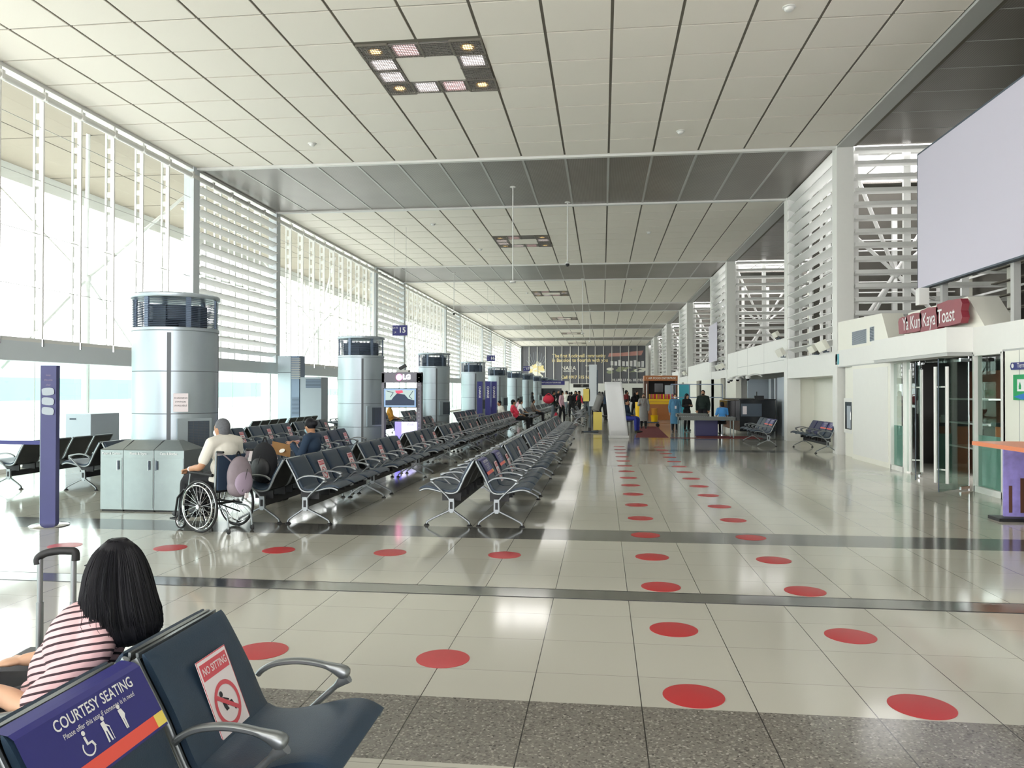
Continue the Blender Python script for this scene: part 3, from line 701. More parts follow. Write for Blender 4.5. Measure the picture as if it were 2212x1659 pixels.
# ================================================================ round ventilation columns
def column_proto():
    root = empty('round_column'); R = .61
    def seg(z0, z1, name='cladding_band'):
        q = MB(); q.lathe([(R, z0), (R, z1)], 0, 0, 64, 'alu'); return q.build(name, root)
    for a, b in ((.02, .70), (.71, 1.325), (1.335, 1.95), (1.96, 2.55)): seg(a, b)
    q = MB(); q.lathe([(R-.012, 0), (R-.012, 2.57)], 0, 0, 48, 'alujoint')
    for a in (PI*1.62, PI*.62, PI*1.12, PI*.12):
        T = Rz(a); q.box(R-.02, R+.004, -.028, .028, 0, 2.52, 'alujoint', T)
    q.build('column_core', root)
    q = MB(); q.lathe([(R+.005, 2.55), (R+.015, 2.56), (R+.015, 2.6), (R+.0, 2.61)], 0, 0, 48, 'alu'); q.build('lower_ring', root)
    q = MB(); z = 2.63
    while z < 3.03:
        q.lathe([(R-.03, z+.012), (R+.0, z)], 0, 0, 48, 'ring', cap=False); z += .026
    for k in range(6): T = Rz(PI/3*k+.3); q.box(R-.05, R-.02, -.035, .035, 2.6, 3.05, 'ring', T)
    q.build('louvre_ring', root)
    q = MB(); q.lathe([(.40, 2.72), (.42, 2.74), (.42, 2.93), (.4, 2.95)], 0, 0, 24, 'vent')
    q.box(-.45, .45, -.1, .1, 2.6, 2.95, 'vent'); q.box(-.1, .1, -.45, .45, 2.6, 2.95, 'vent'); q.build('air_unit', root)
    q = MB(); q.lathe([(.3, 3.05), (R+.02, 3.05), (R+.025, 3.06), (R+.025, 3.10), (R+.01, 3.115), (.2, 3.12)], 0, 0, 48, 'alu'); q.build('top_cap', root)
    q = MB()
    T = Rz(PI*1.78)
    q.box(R-.06, R+.012, -.2, .3, .72, 1.26, 'alu', T); q.box(R-.05, R+.016, -.05, .26, .76, 1.22, 'vent', T)
    for k in range(20): q.box(R, R+.02, -.05, .26, .765+.0235*k, .772+.0235*k, 'alujoint', T)
    for k in range(5): q.box(R, R+.022, -.05+.0775*k, -.045+.0775*k, .76, 1.22, 'alujoint', T)
    q.lathe([(.012, 0), (.012, .004)], 0, 0, 10, 'chrome') if 0 else None
    q.build('vent_grille', root)
    return root
cp = column_proto()
CP = ['beside the recycling bins', 'left of the lit video stand', 'right of the lit video stand', 'fourth from the camera', 'fifth from the camera, beside blue totems', 'sixth from the camera', 'seventh from the camera', 'eighth from the camera', 'ninth from the camera', 'tenth from the camera', 'eleventh from the camera']
for i in range(11):
    c = cp if i == 0 else copy_tree(cp); c.location = (-6.5, 11.1+9.1*i, 0)
    tag(c, 'round silver ventilation column %s' % CP[i], 'column', 'round ventilation columns along the hall')
t = MB(); T = TM((0, 0, 0), (1, 0, 0), (0, 0, 1)); t.box(-.1, .1, -.003, .003, 0, .27, 'paper'); 
for i, s in enumerate(['CHARGING', 'STATION', 'AVAILABLE']): t.text(s, TM((0, -.006, .2-.055*i), (1, 0, 0), (0, 0, 1)), .035, 'ink')
tag(t.build('notice_sheet', None, (-6.1, 10.55, 1.36)), 'small white notice on the nearest round column', 'sign').rotation_euler = (0, 0, .5)

# ================================================================ red floor dots
def dot(x, y, label, group):
    q = MB(); q.lathe([(.168, 0), (.168, .0016), (.165, .002)], 0, 0, 40, 'red')
    o = q.build('floor_dot', None, (x, y, .0005)); tag(o, label, 'floor marker', group); return o
d0 = None
for c, (x, nm) in enumerate(((.5, 'left'), (1.69, 'right'))):
    for k in range(17):
        y = 4.33+1.185*k
        dot(x, y, 'round red floor dot in the %s walkway column, %s from the camera' % (nm, ORD[k] if k < 12 else ['thirteenth', 'fourteenth', 'fifteenth', 'sixteenth', 'seventeenth'][k-12]), 'red dots of the walkway columns')
for k in range(5): dot(-.99-1.19*k, 7.79-.03*k, 'round red floor dot in the row crossing before the benches, %s from the right' % ORD[k], 'red dots crossing the hall')
for k in range(2): dot(-.99-1.19*k, 4.74, 'round red floor dot in the nearer crossing row, %s from the right' % ORD[k], 'red dots crossing the hall')
# ================================================================ ceiling light clusters
def cluster():
    r = empty('ceiling_light'); c = 1.2035/2
    fr = MB()
    for i in range(5):
        w = .03
        p = -2*c+i*c
        fr.box(p-w/2, p+w/2, -2*c, -c, -.02, .05, 'seam'); fr.box(p-w/2, p+w/2, c, 2*c, -.02, .05, 'seam')
        fr.box(-2*c, -c, p-w/2, p+w/2, -.02, .05, 'seam'); fr.box(c, 2*c, p-w/2, p+w/2, -.02, .05, 'seam')
    fr.box(-c, c, -c+.02, c-.02, 0, .04, 'panel')
    fr.build('fixture_frame', r)
    cells = [(i, j) for j in range(4) for i in range(4) if i in (0, 3) or j in (0, 3)]
    kind = {(0, 0): 'warm', (3, 0): 'warm', (0, 3): 'warm', (3, 3): 'warm', (1, 0): 'pink', (2, 0): 'off', (0, 1): 'cream', (0, 2): 'white', (3, 1): 'white', (3, 2): 'off', (1, 3): 'white', (2, 3): 'pink'}
    for (i, j) in cells:
        x0 = -2*c+i*c+.02; y0 = -2*c+j*c+.02; s = c-.04; k = kind[(i, j)]; q = MB()
        q.box(x0, x0+s, y0, y0+s, .012, .02, 'offlamp')
        cx, cy = x0+s/2, y0+s/2
        if k == 'warm': q.lathe([(.105, .006), (.1, .008)], cx, cy, 16, 'warmlamp'); q.lathe([(.15, .0095), (.14, .0105)], cx, cy, 16, 'amber')
        elif k != 'off': q.box(cx-.21, cx+.21, cy-.2, cy+.2, .004, .012, {'pink': 'pinklamp', 'white': 'whitelamp', 'cream': 'warmlamp' if 0 else 'whitelamp'}[k])
        for n in range(13): q.box(x0+n*s/12-.004, x0+n*s/12+.004, y0, y0+s, -.016, .0, 'grille')
        for n in range(9): q.box(x0, x0+s, y0+n*s/8-.0025, y0+n*s/8+.0025, -.014, .0, 'grille')
        o = q.build('lamp_cell', r)
        if k == 'off': o['label'] = 'unlit lamp cell'
    return r
cl = cluster()
for i, y in enumerate([v for v in LAMPS if v > 5]):
    c = cl if i == 0 else copy_tree(cl); c.location = (XL+7*PX, y, H)
    tag(c, 'square ring of lit lamp cells in the ceiling, %s' % o_(i), 'ceiling light', 'ceiling lights of the hall')
# smoke detectors, hanging poles
for i, (x, y, w) in enumerate(((3.15, 13.47, 'the near right ceiling, within a dark smudge'), (1.95, 19.62, 'the ceiling right of the first light'), (-7.63, 19.52, 'the ceiling left of the first light'), (1.9, 32.0, 'the second pale ceiling field, right'), (-5.6, 35.0, 'the second pale ceiling field, left'), (-6.6, 29.5, 'the second pale ceiling field, far left'), (-5, 51, 'the third ceiling field, left'), (1.8, 50, 'the third ceiling field, right'))):
    q = MB(); q.lathe([(.05, -.07), (.075, -.05), (.08, -.02), (.11, -.01), (.11, 0)], 0, 0, 20, 'trim'); tag(q.build('smoke_detector', None, (x, y, H)), 'white smoke detector on %s' % w, 'smoke detector', 'smoke detectors')
for i, (x, y, z, cam_) in enumerate(((-2.85, 24.4, 5.15, 0), (-1.2, 26.6, 6.1, 1), (-1.15, 44.9, 5.0, 0), (-8.2, 42, 6.0, 1), (-1.0, 62, 5.6, 0))):
    t = thing('hanging_pole', ['long thin white pole hanging from the dark ceiling band', 'shorter hanging pole ending in a dark camera ball', 'distant hanging pole right of the hall lights', 'hanging pole near the left louvres', 'thin hanging pole farthest down the hall'][i], 'hanging pole', (x, y, 0))
    q = MB(); q.tube([(0, 0, z), (0, 0, H)], .018, 'trim', 8); q.lathe([(.02, H-.03), (.1, H-.02), (.1, H)], 0, 0, 12, 'trim'); q.build('pole', t)
    q = MB()
    if cam_: q.ell((0, 0, z-.06), (.07, .07, .07), 'black', 12, 8); q.lathe([(.06, z-.03), (.075, z), (.03, z+.05)], 0, 0, 12, 'trim'); q.build('camera_head', t)
    else: q.lathe([(.1, z-.02), (.1, z+.03), (.03, z+.06)], 0, 0, 12, 'trim'); q.build('sensor_head', t)
# ================================================================ gate number signs
for i, (x, y, z0, z1, w, n) in enumerate(((-8.05, 30, 3.87, 4.28, .6, '15'), (-6.99, 48, 3.53, 3.89, .52, '16'), (-6.3, 64, 3.3, 3.7, .55, '17'))):
    t = thing('gate_sign', 'small blue hanging sign with the number %s' % n, 'sign', (x, y, 0), 0, 'gate number signs'); h = z1-z0
    q = MB(); q.box(-w/2, w/2, -.03, .03, z0, z1, 'signblue'); F = lambda u, v: TM((u, -.034, v), (1, 0, 0), (0, 0, 1))
    q.text(n, F(.1, (z0+z1)/2), h*.72, 'whiteprint', bold=.02); q.text('GATE', F(-.19, z1-h*.25), h*.22, 'whiteprint'); q.text('\u2197', F(-.19, z0+h*.3), h*.3, 'whiteprint'); q.build('sign_panel', t)
    q = MB(); q.tube([(-w*.4, 0, z1), (-w*.4, 0, H)], .006, 'trim', 6); q.build('hanger_wire', t); q = MB(); q.tube([(w*.4, 0, z1), (w*.4, 0, H)], .006, 'trim', 6); q.build('hanger_wire', t)
# ================================================================ recycling bins
for i, (a, b, s) in enumerate(((-6.92, -6.585, 'Paper & Carton'), (-6.58, -6.13, 'Plastic & Styro'), (-6.125, -5.69, 'Cans & Bottles'))):
    t = thing('recycling_bin', 'stainless steel recycling bin lettered %s' % s, 'bin', ((a+b)/2, 10.2, 0), 0, 'recycling bins'); w = (b-a)/2
    q = MB(); q.box(-w, w, -.27, .25, .02, .85, 'steel'); q.build('body', t, bevel=.006)
    q = MB(); q.box(-w+.01, w-.01, -.25, .24, 0, .03, 'black'); q.build('plinth', t)
    ll = .0; xa, xb = (-w+(.22 if i == 0 else .01), w-(.22 if i == 2 else .01))
    q = MB(); z = .85; q.add([(-w, -.28, z), (w, -.28, z), (w, .26, z), (-w, .26, z), (xa, -.02, z+.12), (xb, -.02, z+.12), (xb, .1, z+.12), (xa, .1, z+.12)], [(3, 2, 1, 0), (0, 1, 5, 4), (1, 2, 6, 5), (2, 3, 7, 6), (3, 0, 4, 7), (4, 5, 6, 7)], 'steel'); q.build('sloped_lid', t)
    q = MB(); q.box(-w+.012, w-.012, -.276, -.27, .05, .74, 'steel'); q.text(s, TM((0, -.279, .80), (1, 0, 0), (0, 0, 1)), .05, 'whiteprint', bold=.01, sx=.85); d = q.build('door_panel', t)
    q = MB(); hx = (w-.06) if i < 2 else (-w+.05); q.box(hx-.012, hx+.012, -.29, -.276, .58, .70, 'vent'); q.box(hx-.02, hx-.012, -.285, -.276, .57, .71, 'chrome'); q.build('handle_slot', d)
# ================================================================ blue totem barrier post with belt
t = thing('totem_post', 'tall violet-blue rectangular totem post on a round chrome base', 'post', (-6.79, 8.78, 0), .12)
q = MB(); q.box(-.095, .095, -.04, .04, .02, 1.98, 'purple'); q.box(-.1, -.095, -.042, .042, .02, 1.98, 'steel')
for k in range(3): q.text(['keep', 'this area', 'clear'][k], TM((0, -.043, 1.86-.06*k), (1, 0, 0), (0, 0, 1)), .03, 'pinkpack')
q.build('post_body', t, bevel=.003)
q = MB(); q.lathe([(.22, 0), (.225, .008), (.2, .02), (.1, .03)], 0, 0, 36, 'chrome'); q.build('base_disc', t)
for k, z in enumerate((1.66, 1.54, 1.42)):
    q = MB(); T = Matrix.Translation((.0, -.047, z))@Matrix.Rotation((-.08, .06, .1)[k], 4, 'Y')
    q.prism(cr([(-.07, -.04), (-.075, .03), (-.02, .045), (.06, .035), (.075, -.01), (.06, -.045), (-.02, -.05), (-.07, -.04)], 2)[:-1], T@TM((0, 0, 0), (1, 0, 0), (0, 0, 1)), .004, 'greypanel'); q.build('stuck_label', t)
q = MB(); q.box(-8.6, -6.89, 8.75, 8.756, 1.0, 1.05, 'signblue'); q.text('A i r p o r t  t e r m i n a l', TM((-8.1, 8.747, 1.025), (1, 0, 0), (0, 0, 1)), .035, 'whiteprint'); tag(q.build('barrier_belt'), 'blue barrier belt stretched left from the totem post', 'barrier belt')
t = thing('belt_post', 'slim post holding the far end of the barrier belt', 'post', (-8.65, 8.753, 0)); q = MB(); q.lathe([(.16, 0), (.16, .02), (.03, .04), (.03, 1.06)], 0, 0, 24, 'purple'); q.build('post_body', t)
# ================================================================ air handling units at the left windows
t = thing('air_conditioner', 'tall white square air tower with side louvres near the left windows', 'air conditioner', (-11.3, 26.6, 0)); t.scale = (1.1, 1.1, 1.045)
q = MB(); q.box(-.24, .2, -.2, .3, 0, 2.78, 'alu'); q.box(-.242, .2, -.205, -.2, 2.2, 2.22, 'alujoint'); q.build('cabinet', t)
q = MB(); q.box(.2, .48, -.18, .3, 0, 2.78, 'ring')
for k in range(12): q.box(.22, .52, -.2, -.175, 2.0+.06*k, 2.03+.06*k, 'greytrim')
for k in range(14): q.box(.24, .48, -.2, -.175, .75+.045*k, .765+.045*k, 'vent')
q.build('louvre_side', t)
t = thing('air_conditioner', 'grey floor-standing air conditioner beside the white air tower', 'air conditioner', (-10.33, 26.7, 0)); t.scale = (1.1, 1.1, 1.02)
q = MB(); q.box(-.36, .36, -.3, .3, 0, 2.1, 'greypanel'); q.build('cabinet', t, bevel=.01)
q = MB(); q.box(-.16, .34, -.32, -.3, 1.72, 2.03, 'ring')
for k in range(6): q.box(-.16, .34, -.33, -.32, 1.74+.05*k, 1.765+.05*k, 'vent')
q.build('outlet_grille', t)
t = thing('ticket_cabinet', 'pale cabinet standing behind the left benches', 'cabinet', (-11.4, 16.1, 0)); q = MB(); q.box(-.3, .3, -.5, .5, 0, 1.15, 'greypanel'); q.build('cabinet_body', t, bevel=.01)
q = MB(); q.box(-.2, -.05, -.505, -.5, 1.02, 1.06, 'vent'); q.build('slot', t)
# ================================================================ LG video stand
t = thing('video_stand', 'grey open-frame video stand with glowing letters LG between two columns', 'video stand', (-5.2, 19.6, 0))
W2 = .53
q = MB(); q.box(-W2, -W2+.07, -.06, .12, 0, 2.13, 'lgframe'); q.box(W2-.13, W2, -.06, .12, 0, 2.13, 'lgframe'); q.box(-W2, W2, -.06, .12, 1.88, 2.15, 'lgframe'); q.box(-W2, W2, -.1, .15, 0, .06, 'lgframe')
for k in range(16): q.lathe([(.008, 0), (.008, .004)], 0, 0, 8, 'trim') if 0 else q.box(W2-.07, W2-.055, -.064, -.06, .5+k*.1, .52+k*.1, 'trim')
q.build('stand_frame', t, bevel=.004)
F = lambda u, v, d=-.065: TM((u, d, v), (1, 0, 0), (0, 0, 1))
q = MB(); q.lathe([(.08, 0), (.08, .01)], 0, 0, 28, 'lgpink'); q2 = MB()
disc = [(.085*math.cos(2*PI*k/28), .085*math.sin(2*PI*k/28)) for k in range(28)]
q2.prism(disc, F(-.06, 2.02, -.062), .01, 'lgpink')
arcw = lambda r0, r1, a0, a1, n=14: [(r1*math.cos(a0+(a1-a0)*k/n), r1*math.sin(a0+(a1-a0)*k/n)) for k in range(n+1)]+[(r0*math.cos(a1-(a1-a0)*k/n), r0*math.sin(a1-(a1-a0)*k/n)) for k in range(n+1)]
q2.prism(arcw(.054, .063, PI*.5, PI*2), F(-.06, 2.02, -.074), .003, 'lgwhite'); q2.prism([(-.002, -.03), (.006, -.03), (.006, .03), (-.002, .03)], F(-.06, 2.02, -.074), .003, 'lgwhite'); q2.prism([(.0, -.03), (.03, -.03), (.03, -.022), (0, -.022)], F(-.06, 2.02, -.074), .003, 'lgwhite'); q2.prism([(.02, -.002), (.06, -.002), (.06, .005), (.02, .005)], F(-.06, 2.02, -.074), .003, 'lgwhite')
q2.text('LG', F(.14, 2.02, -.07), .17, 'lgwhite', bold=.04); q2.build('lit_logo', t)
q = MB(); q.box(-.47, .42, -.11, -.06, 1.23, 1.74, 'blackgloss'); q.box(-.45, .40, -.113, -.11, 1.25, 1.72, 'tvblue'); q.box(-.41, .36, -.1145, -.113, 1.285, 1.685, 'tvbg')
F2 = lambda u, v: TM((u, -.1155, v), (1, 0, 0), (0, 0, 1)); F3 = lambda u, v: TM((u, -.1165, v), (1, 0, 0), (0, 0, 1))
q.add([F2(0, 0)@Vector(p) for p in ((-.41, 1.29, 0), (.36, 1.29, 0), (.36, 1.42, 0), (.2, 1.46, 0), (.1, 1.57, 0), (-.1, 1.60, 0), (-.2, 1.5, 0), (-.25, 1.43, 0), (-.41, 1.42, 0))], [tuple(range(9))], 'tvdark')
q.add([F3(0, 0)@Vector(p) for p in ((-.15, 1.67, 0), (.04, 1.68, 0), (.06, 1.62, 0), (-.06, 1.59, 0), (-.13, 1.61, 0))], [tuple(range(5))], 'tvred')
for a, b in (((-.38, 1.66), (-.2, 1.62)), ((-.2, 1.62), (-.28, 1.5)), ((.32, 1.66), (.22, 1.52)), ((.22, 1.52), (.3, 1.45))): q.bar((a[0], -.117, a[1]), (b[0], -.117, b[1]), .015, .001, 'tvdark', (0, 1, 0))
q.build('screen', t)
q = MB(); q.box(-.16, .42, -.1, -.06, .42, .86, 'lgglow'); q.box(-.16, .02, -.103, -.1, .42, .86, 'lgviolet'); q.text('LG', F(.3, .79, -.104), .07, 'signblue', bold=.02)
q.prism(arcw(.018, .028, 0, 2*PI), F(.2, .79, -.104), .002, 'signblue'); q.box(.08, .38, -.103, -.1, .5, .505, 'lgviolet'); q.build('lit_lower_panel', t)
t = thing('floodlight', 'small dark floodlight on a box above the video stand', 'floodlight', (-5.15, 19.75, 2.15)); q = MB(); q.box(-.2, .1, -.1, .1, 0, .06, 'greytrim'); q.bar((0, 0, .05), (0, 0, .14), .02, .02, 'vent'); q.box(-.1, .1, -.02, .06, .12, .2, 'black', Matrix.Rotation(-.5, 4, 'Y')); q.build('lamp_head', t)
# ================================================================ blue charging totems
for i, (x, y) in enumerate(((-5.75, 35.9), (-5.3, 35.5), (-5.06, 35.8))):
    t = thing('charging_totem', ['blue charging totem with white letters, left of three', 'blue charging totem in the middle of three', 'narrow blue charging totem, right of three'][i], 'totem', (x, y, 0), 0, 'blue totems')
    q = MB(); q.box(-.13, .13, -.05, .05, .05, 2.1, 'signblue'); q.box(-.17, .17, -.15, .15, 0, .05, 'steel'); q.build('totem_body', t)
    q = MB(); q.text('CHARGE', Matrix.Translation((0, -.053, 1.6))@Matrix.Rotation(PI/2, 4, 'Y')@TM((0, 0, 0), (1, 0, 0), (0, 0, 1)), .14, 'whiteprint', bold=.02); q.build('lettering', t)
# ================================================================ wall billboard (blank) on the right
t = thing('billboard', 'large blank pale lavender billboard high on the right', 'billboard', (XR, 0, 0)); q = MB(); q.box(-.02, 0, 9.4, 15.96, 3.7, 6.33, 'screenoff'); q.build('blank_face', t); q = MB()
for a in ((9.38, 15.98, 3.67, 3.7), (9.38, 15.98, 6.33, 6.36), (15.96, 15.98, 3.67, 6.36), (9.38, 9.4, 3.67, 6.36)): q.box(-.024, .1, a[0], a[1], a[2], a[3], 'vent')
q.build('billboard_frame', t)
for y in (10.5, 12.7, 15.2): q = MB(); q.box(.1, .2, y-.05, y+.05, 2.75, 6.3, 'greytrim'); q.build('support_post', t)
q = MB(); q.box(-.12, .06, -.09, .09, -.16, .16, 'trim'); q.tube([(.06, 0, 0), (.2, 0, -.05)], .03, 'greytrim', 8); tag(q.build('wall_lamp_box', None, (6.15, 15.6, 3.5)), 'white box lamp under the blank billboard', 'lamp', )
t = thing('billboard', 'distant blank white billboard on the right louvres', 'billboard', (XR-.05, 44, 0)); q = MB(); q.box(-.02, .0, -1.6, 1.6, 3.3, 5.4, 'screenoff'); q.build('blank_face', t)
# ================================================================ toast shop
def lettersign():
    t = thing('shop_sign', 'dark red shop sign reading Ya Kun Kaya Toast in white', 'sign', (XR-.1, 15.05, 3.0))
    q = MB(); T = TM((0, 0, 0), (0, -1, 0), (0, 0, 1))     # local x runs toward the camera (screen right), normal -x
    pl = []
    for x0, x1, b, tt in ((-1.35, -.95, -.16, .15), (-.95, -.28, -.17, .17), (-.28, .45, -.2, .2), (.45, 1.35, -.17, .24)):
        q.prism(cr([(x0, b), (x1, b), (x1+.02, (b+tt)/2), (x1, tt), (x0, tt), (x0-.02, (b+tt)/2), (x0, b)], 2)[:-1], TM((.0, 0, 0), (0, -1, 0), (0, 0, 1)), .12, 'redboard')
    q.build('sign_board', t)
    q = MB(); q.text('Ya Kun Kaya Toast', TM((-.125, -.0, .0), (0, -1, 0), (0, 0, 1)), .36, 'whiteprint', sx=.82, bold=.006); q.build('lettering', t); return t
MT['redboard'] = mat('shop_sign_red', '#8c3440', .4, noise=.15, nscale=6)
lettersign()
q = MB(); q.box(XR-.42, XR, 13.75, 17.4, 2.34, 2.76, 'white'); q.box(XR-.4, XR, 13.78, 17.3, 2.28, 2.34, 'greytrim')
struct(q.build('trim_%d' % (tn+1)), 'white canopy box over the shop door'); tn += 1
q = MB(); q.box(XR+.46, XR+.7, 14.3, 16.5, 2.95, 3.25, 'redboard') if 0 else None
for i, (a, b) in enumerate(((12.8, 13.72), (16.75, 17.46))):
    wn += 1; w = empty('window_%d' % wn); struct(w, 'fixed shop window with frosted green film on the lower half', 'window')
    q = MB(); q.add([(XR+.05, a, .1), (XR+.05, b, .1), (XR+.05, b, 2.3), (XR+.05, a, 2.3)], [(0, 1, 2, 3)], 'shopglass'); q.build('pane', w)
    q = MB(); q.box(XR+.06, XR+.065, a+.02, b-.02, .1, .95, 'frosted'); q.build('frosted_film', w)
    q = MB(); q.box(XR-.01, XR+.12, a, b, 0, .1, 'white'); q.box(XR-.01, XR+.12, a-.03, a+.03, 0, 2.3, 'white'); q.box(XR-.01, XR+.12, b-.03, b+.03, 0, 2.3, 'white'); q.box(XR-.01, XR+.12, a, b, 2.27, 2.33, 'white'); q.build('window_frame', w)
q = MB(); q.add([(XR+.05, 13.75, 2.2), (XR+.05, 16.72, 2.2), (XR+.05, 16.72, 2.3), (XR+.05, 13.75, 2.3)], [(0, 1, 2, 3)], 'shopglass')
q.add([(XR+.05, 15.95, .03), (XR+.05, 16.72, .03), (XR+.05, 16.72, 2.2), (XR+.05, 15.95, 2.2)], [(0, 1, 2, 3)], 'shopglass'); wn += 1; struct(q.build('window_%d' % wn), 'glass above and beside the open shop doors', 'window')
def leaf(n, hinge, tip, label):
    w = empty('door_%d' % n, (hinge[0], hinge[1], 0), math.atan2(tip[1]-hinge[1], tip[0]-hinge[0])); struct(w, label, 'door'); L = math.hypot(tip[0]-hinge[0], tip[1]-hinge[1])
    q = MB(); q.box(0, L, -.005, .005, .04, 2.22, 'shopglass'); q.build('glass_leaf', w)
    q = MB(); q.box(0, L*.3, -.015, .015, .02, .07, 'chrome'); q.box(0, L*.3, -.015, .015, 2.18, 2.24, 'chrome'); q.tube([(0, 0, 0), (0, 0, 2.3)], .012, 'chrome', 8); q.box(L-.006, L+.002, -.008, .008, .04, 2.2, 'vent'); q.build('patch_fitting', w)
    for s in (-1, 1):
        q = MB(); q.tube([(L-.1, s*.09, .18), (L-.1, s*.09, 2.08)], .027, 'trim', 14); 
        for z in (.4, 1.75): q.tube([(L-.1, 0, z), (L-.1, s*.09, z)], .014, 'trim', 10)
        q.build('pull_handle', w)
    return w
leaf(1, (6.2, 15.93), (5.74, 14.95), 'left glass door leaf standing ajar'); leaf(2, (6.22, 13.95), (5.42, 13.2), 'right glass door leaf opened into the hall')
q = MB(); q.box(-.11, .11, -.008, -.006, 1.25, 1.5, 'paper') ; tag(q.build('door_notice', None, (6.0, 15.5, 0)), 'white paper notice on the left shop door', 'sign').rotation_euler = (0, 0, -2.01)
# shop interior
q = MB(); q.box(7.0, 8.6, 14.6, 14.9, 2.44, 2.49, 'whitelamp'); tag(q.build('shop_fill_strip'), 'glowing strip added on the toast shop ceiling to lighten the inside', 'ceiling light')  # glowing strip added to lift the dark shop interior
l = bpy.data.lights.new('shop_fill_light', 'AREA'); l.size = 1.4; l.energy = 22; lo = bpy.data.objects.new('shop_fill_light', l); COL.objects.link(lo); lo.location = (7.9, 15.2, 2.42)  # area light added as fill for the shop inside
q = MB(); q.box(XR+3.6, XR+3.7, 11.5, 19, 0, 2.55, 'darkshop'); q.box(XR+.3, XR+3.6, 11.4, 11.5, 0, 2.55, 'darkshop'); q.box(XR+.3, XR+3.6, 18.9, 19, 0, 2.55, 'darkshop'); q.box(XR+.23, XR+3.6, 11.4, 19, 2.5, 2.55, 'darkshop'); struct(q.build('wall_shop'), 'dark inside walls of the toast shop', 'wall')
t = thing('shop_counter', 'dark shop counter behind the right shop window', 'counter', (7.6, 12.9, 0)); q = MB(); q.box(-.6, .6, -1.2, 1.8, 0, 1.05, 'brownbooth'); q.build('counter_body', t); q = MB(); q.box(-.65, .65, -1.25, 1.85, 1.05, 1.12, 'blackgloss'); q.build('counter_top', t)
q = MB(); q.box(-.15, .15, -.13, .13, 0, .3, 'yellow'); q.box(-.05, .05, -.132, -.13, .15, .2, 'woodd'); tag(q.build('carton', None, (7.25, 13.0, 1.12)), 'yellow carton on the shop counter', 'box')
for i in range(9): q = MB(); q.lathe([(.045, 0), (.05, .09), (.03, .12), (.03, .14)], 0, 0, 12, ('redcloth', 'amber', 'whiteprint')[i % 3]); tag(q.build('jar', None, (6.75, 12.75+.12*i, .85 if 0 else 1.12)), 'small %s jar in the row on the shop counter, %s from the camera' % (('red', 'amber', 'white')[i % 3], ORD[i]), 'jar', 'jars on the shop counter')
t = thing('display_shelf', 'dark display shelf inside the shop left of the doors', 'shelf', (7.8, 16.8, 0)); q = MB(); q.box(.1, .2, -.9, .9, 0, 2.1, 'woodd'); q.build('shelf_back', t)
for z in (.5, 1.0, 1.5): q = MB(); q.box(-.35, .1, -.9, .9, z, z+.03, 'greytrim'); q.build('shelf_board', t)
# counter stand, posters on the right wall near
t = thing('snack_counter', 'counter with an orange top at the right edge of the hall', 'counter', (5.2, 10.2, 0))
q = MB(); q.box(-.55, .9, -1.4, .15, 1.0, 1.05, 'orangetop'); q.build('counter_top', t); q = MB(); q.box(.1, .9, -1.35, .08, .05, 1.0, 'cream'); q.build('counter_body', t)
MT['violetprint'] = mat('violet_print', '#9a8fd6', .5, noise=.4, nscale=9)
t = thing('picture_stand', 'violet printed picture panel standing under the orange counter top', 'sign', (5.2, 10.72, 0)); q = MB(); q.box(-.0, .8, -.015, .015, .05, .93, 'violetprint'); q.box(.06, .1, -.02, -.015, .1, .45, 'woodd'); q.box(.2, .26, -.02, -.015, .1, .55, 'woodd'); q.build('picture_panel', t); q = MB(); q.box(-.12, .9, -.15, .15, .0, .04, 'black'); q.build('stand_base', t)
G = lambda y, z, d=0: TM((XR-.02-d, y, z), (0, -1, 0), (0, 0, 1))
q = MB(); q.prism([(-.06, -.055), (1.2, -.055), (1.2, .055), (-.06, .055), (-.09, 0)], G(12.42, 2.06), .01, 'signblue'); q.text('Terminal 3', G(12.3, 2.065, .02-.005), .1, 'whiteprint', 'LEFT'); q.prism([(.035*math.cos(a*PI/6), .035*math.sin(a*PI/6)) for a in range(12)], G(12.43, 2.065, .013), .002, 'whiteprint'); tag(q.build('terminal_sign'), 'blue arrow-ended wall sign beginning with Term', 'sign')
q = MB(); q.box(XR-.03, XR-.01, 11.6, 12.42, 1.55, 1.93, 'greenposter'); q.add([(XR-.032, 12.4, 1.6), (XR-.032, 12.2, 1.56), (XR-.032, 11.62, 1.56), (XR-.032, 11.62, 1.74)], [(0, 1, 2, 3)], 'blueposter'); q.box(XR-.034, XR-.032, 11.9, 12.3, 1.68, 1.86, 'whiteprint'); q.prism([(-.03, -.05), (.03, -.05), (.03, 0), (0, .06), (-.03, 0)], G(12.22, 1.76, .016), .002, 'greenposter'); tag(q.build('wall_poster'), 'green and blue wall poster with a white rounded logo box', 'poster')
q = MB(); q.box(XR-.012, XR-.0, 21.45, 21.15, 2.35, 2.58, 'teal') if 0 else q.box(XR-.012, XR, 21.12, 21.4, 2.38, 2.66, 'teal'); q.text('CALL', G(21.26, 2.44), .07, 'whiteprint'); tag(q.build('wall_sign'), 'small turquoise sign on the white post right of the niche', 'sign')
t = thing('fire_cabinet', 'glass-fronted fire hose cabinet in the narrow wall recess', 'cabinet', (XR+.12, 20.55, 0)); q = MB(); q.box(-.06, 0, -.38, .38, .6, 1.5, 'white'); q.build('cabinet_box', t, bevel=.004); q = MB(); q.box(-.065, -.058, -.26, .26, .7, 1.4, 'darkglass'); q.build('glass_door', t); q = MB(); q.box(-.068, -.064, -.2, .1, .72, 1.3, 'greypanel'); q.tube([(-.075, -.22, .95), (-.075, -.22, 1.15)], .008, 'chrome', 8); q.build('hose_reel', t)
q = MB(); q.box(XR-.015, XR, 19.0, 20.0, 2.82, 3.15, 'greypanel'); 
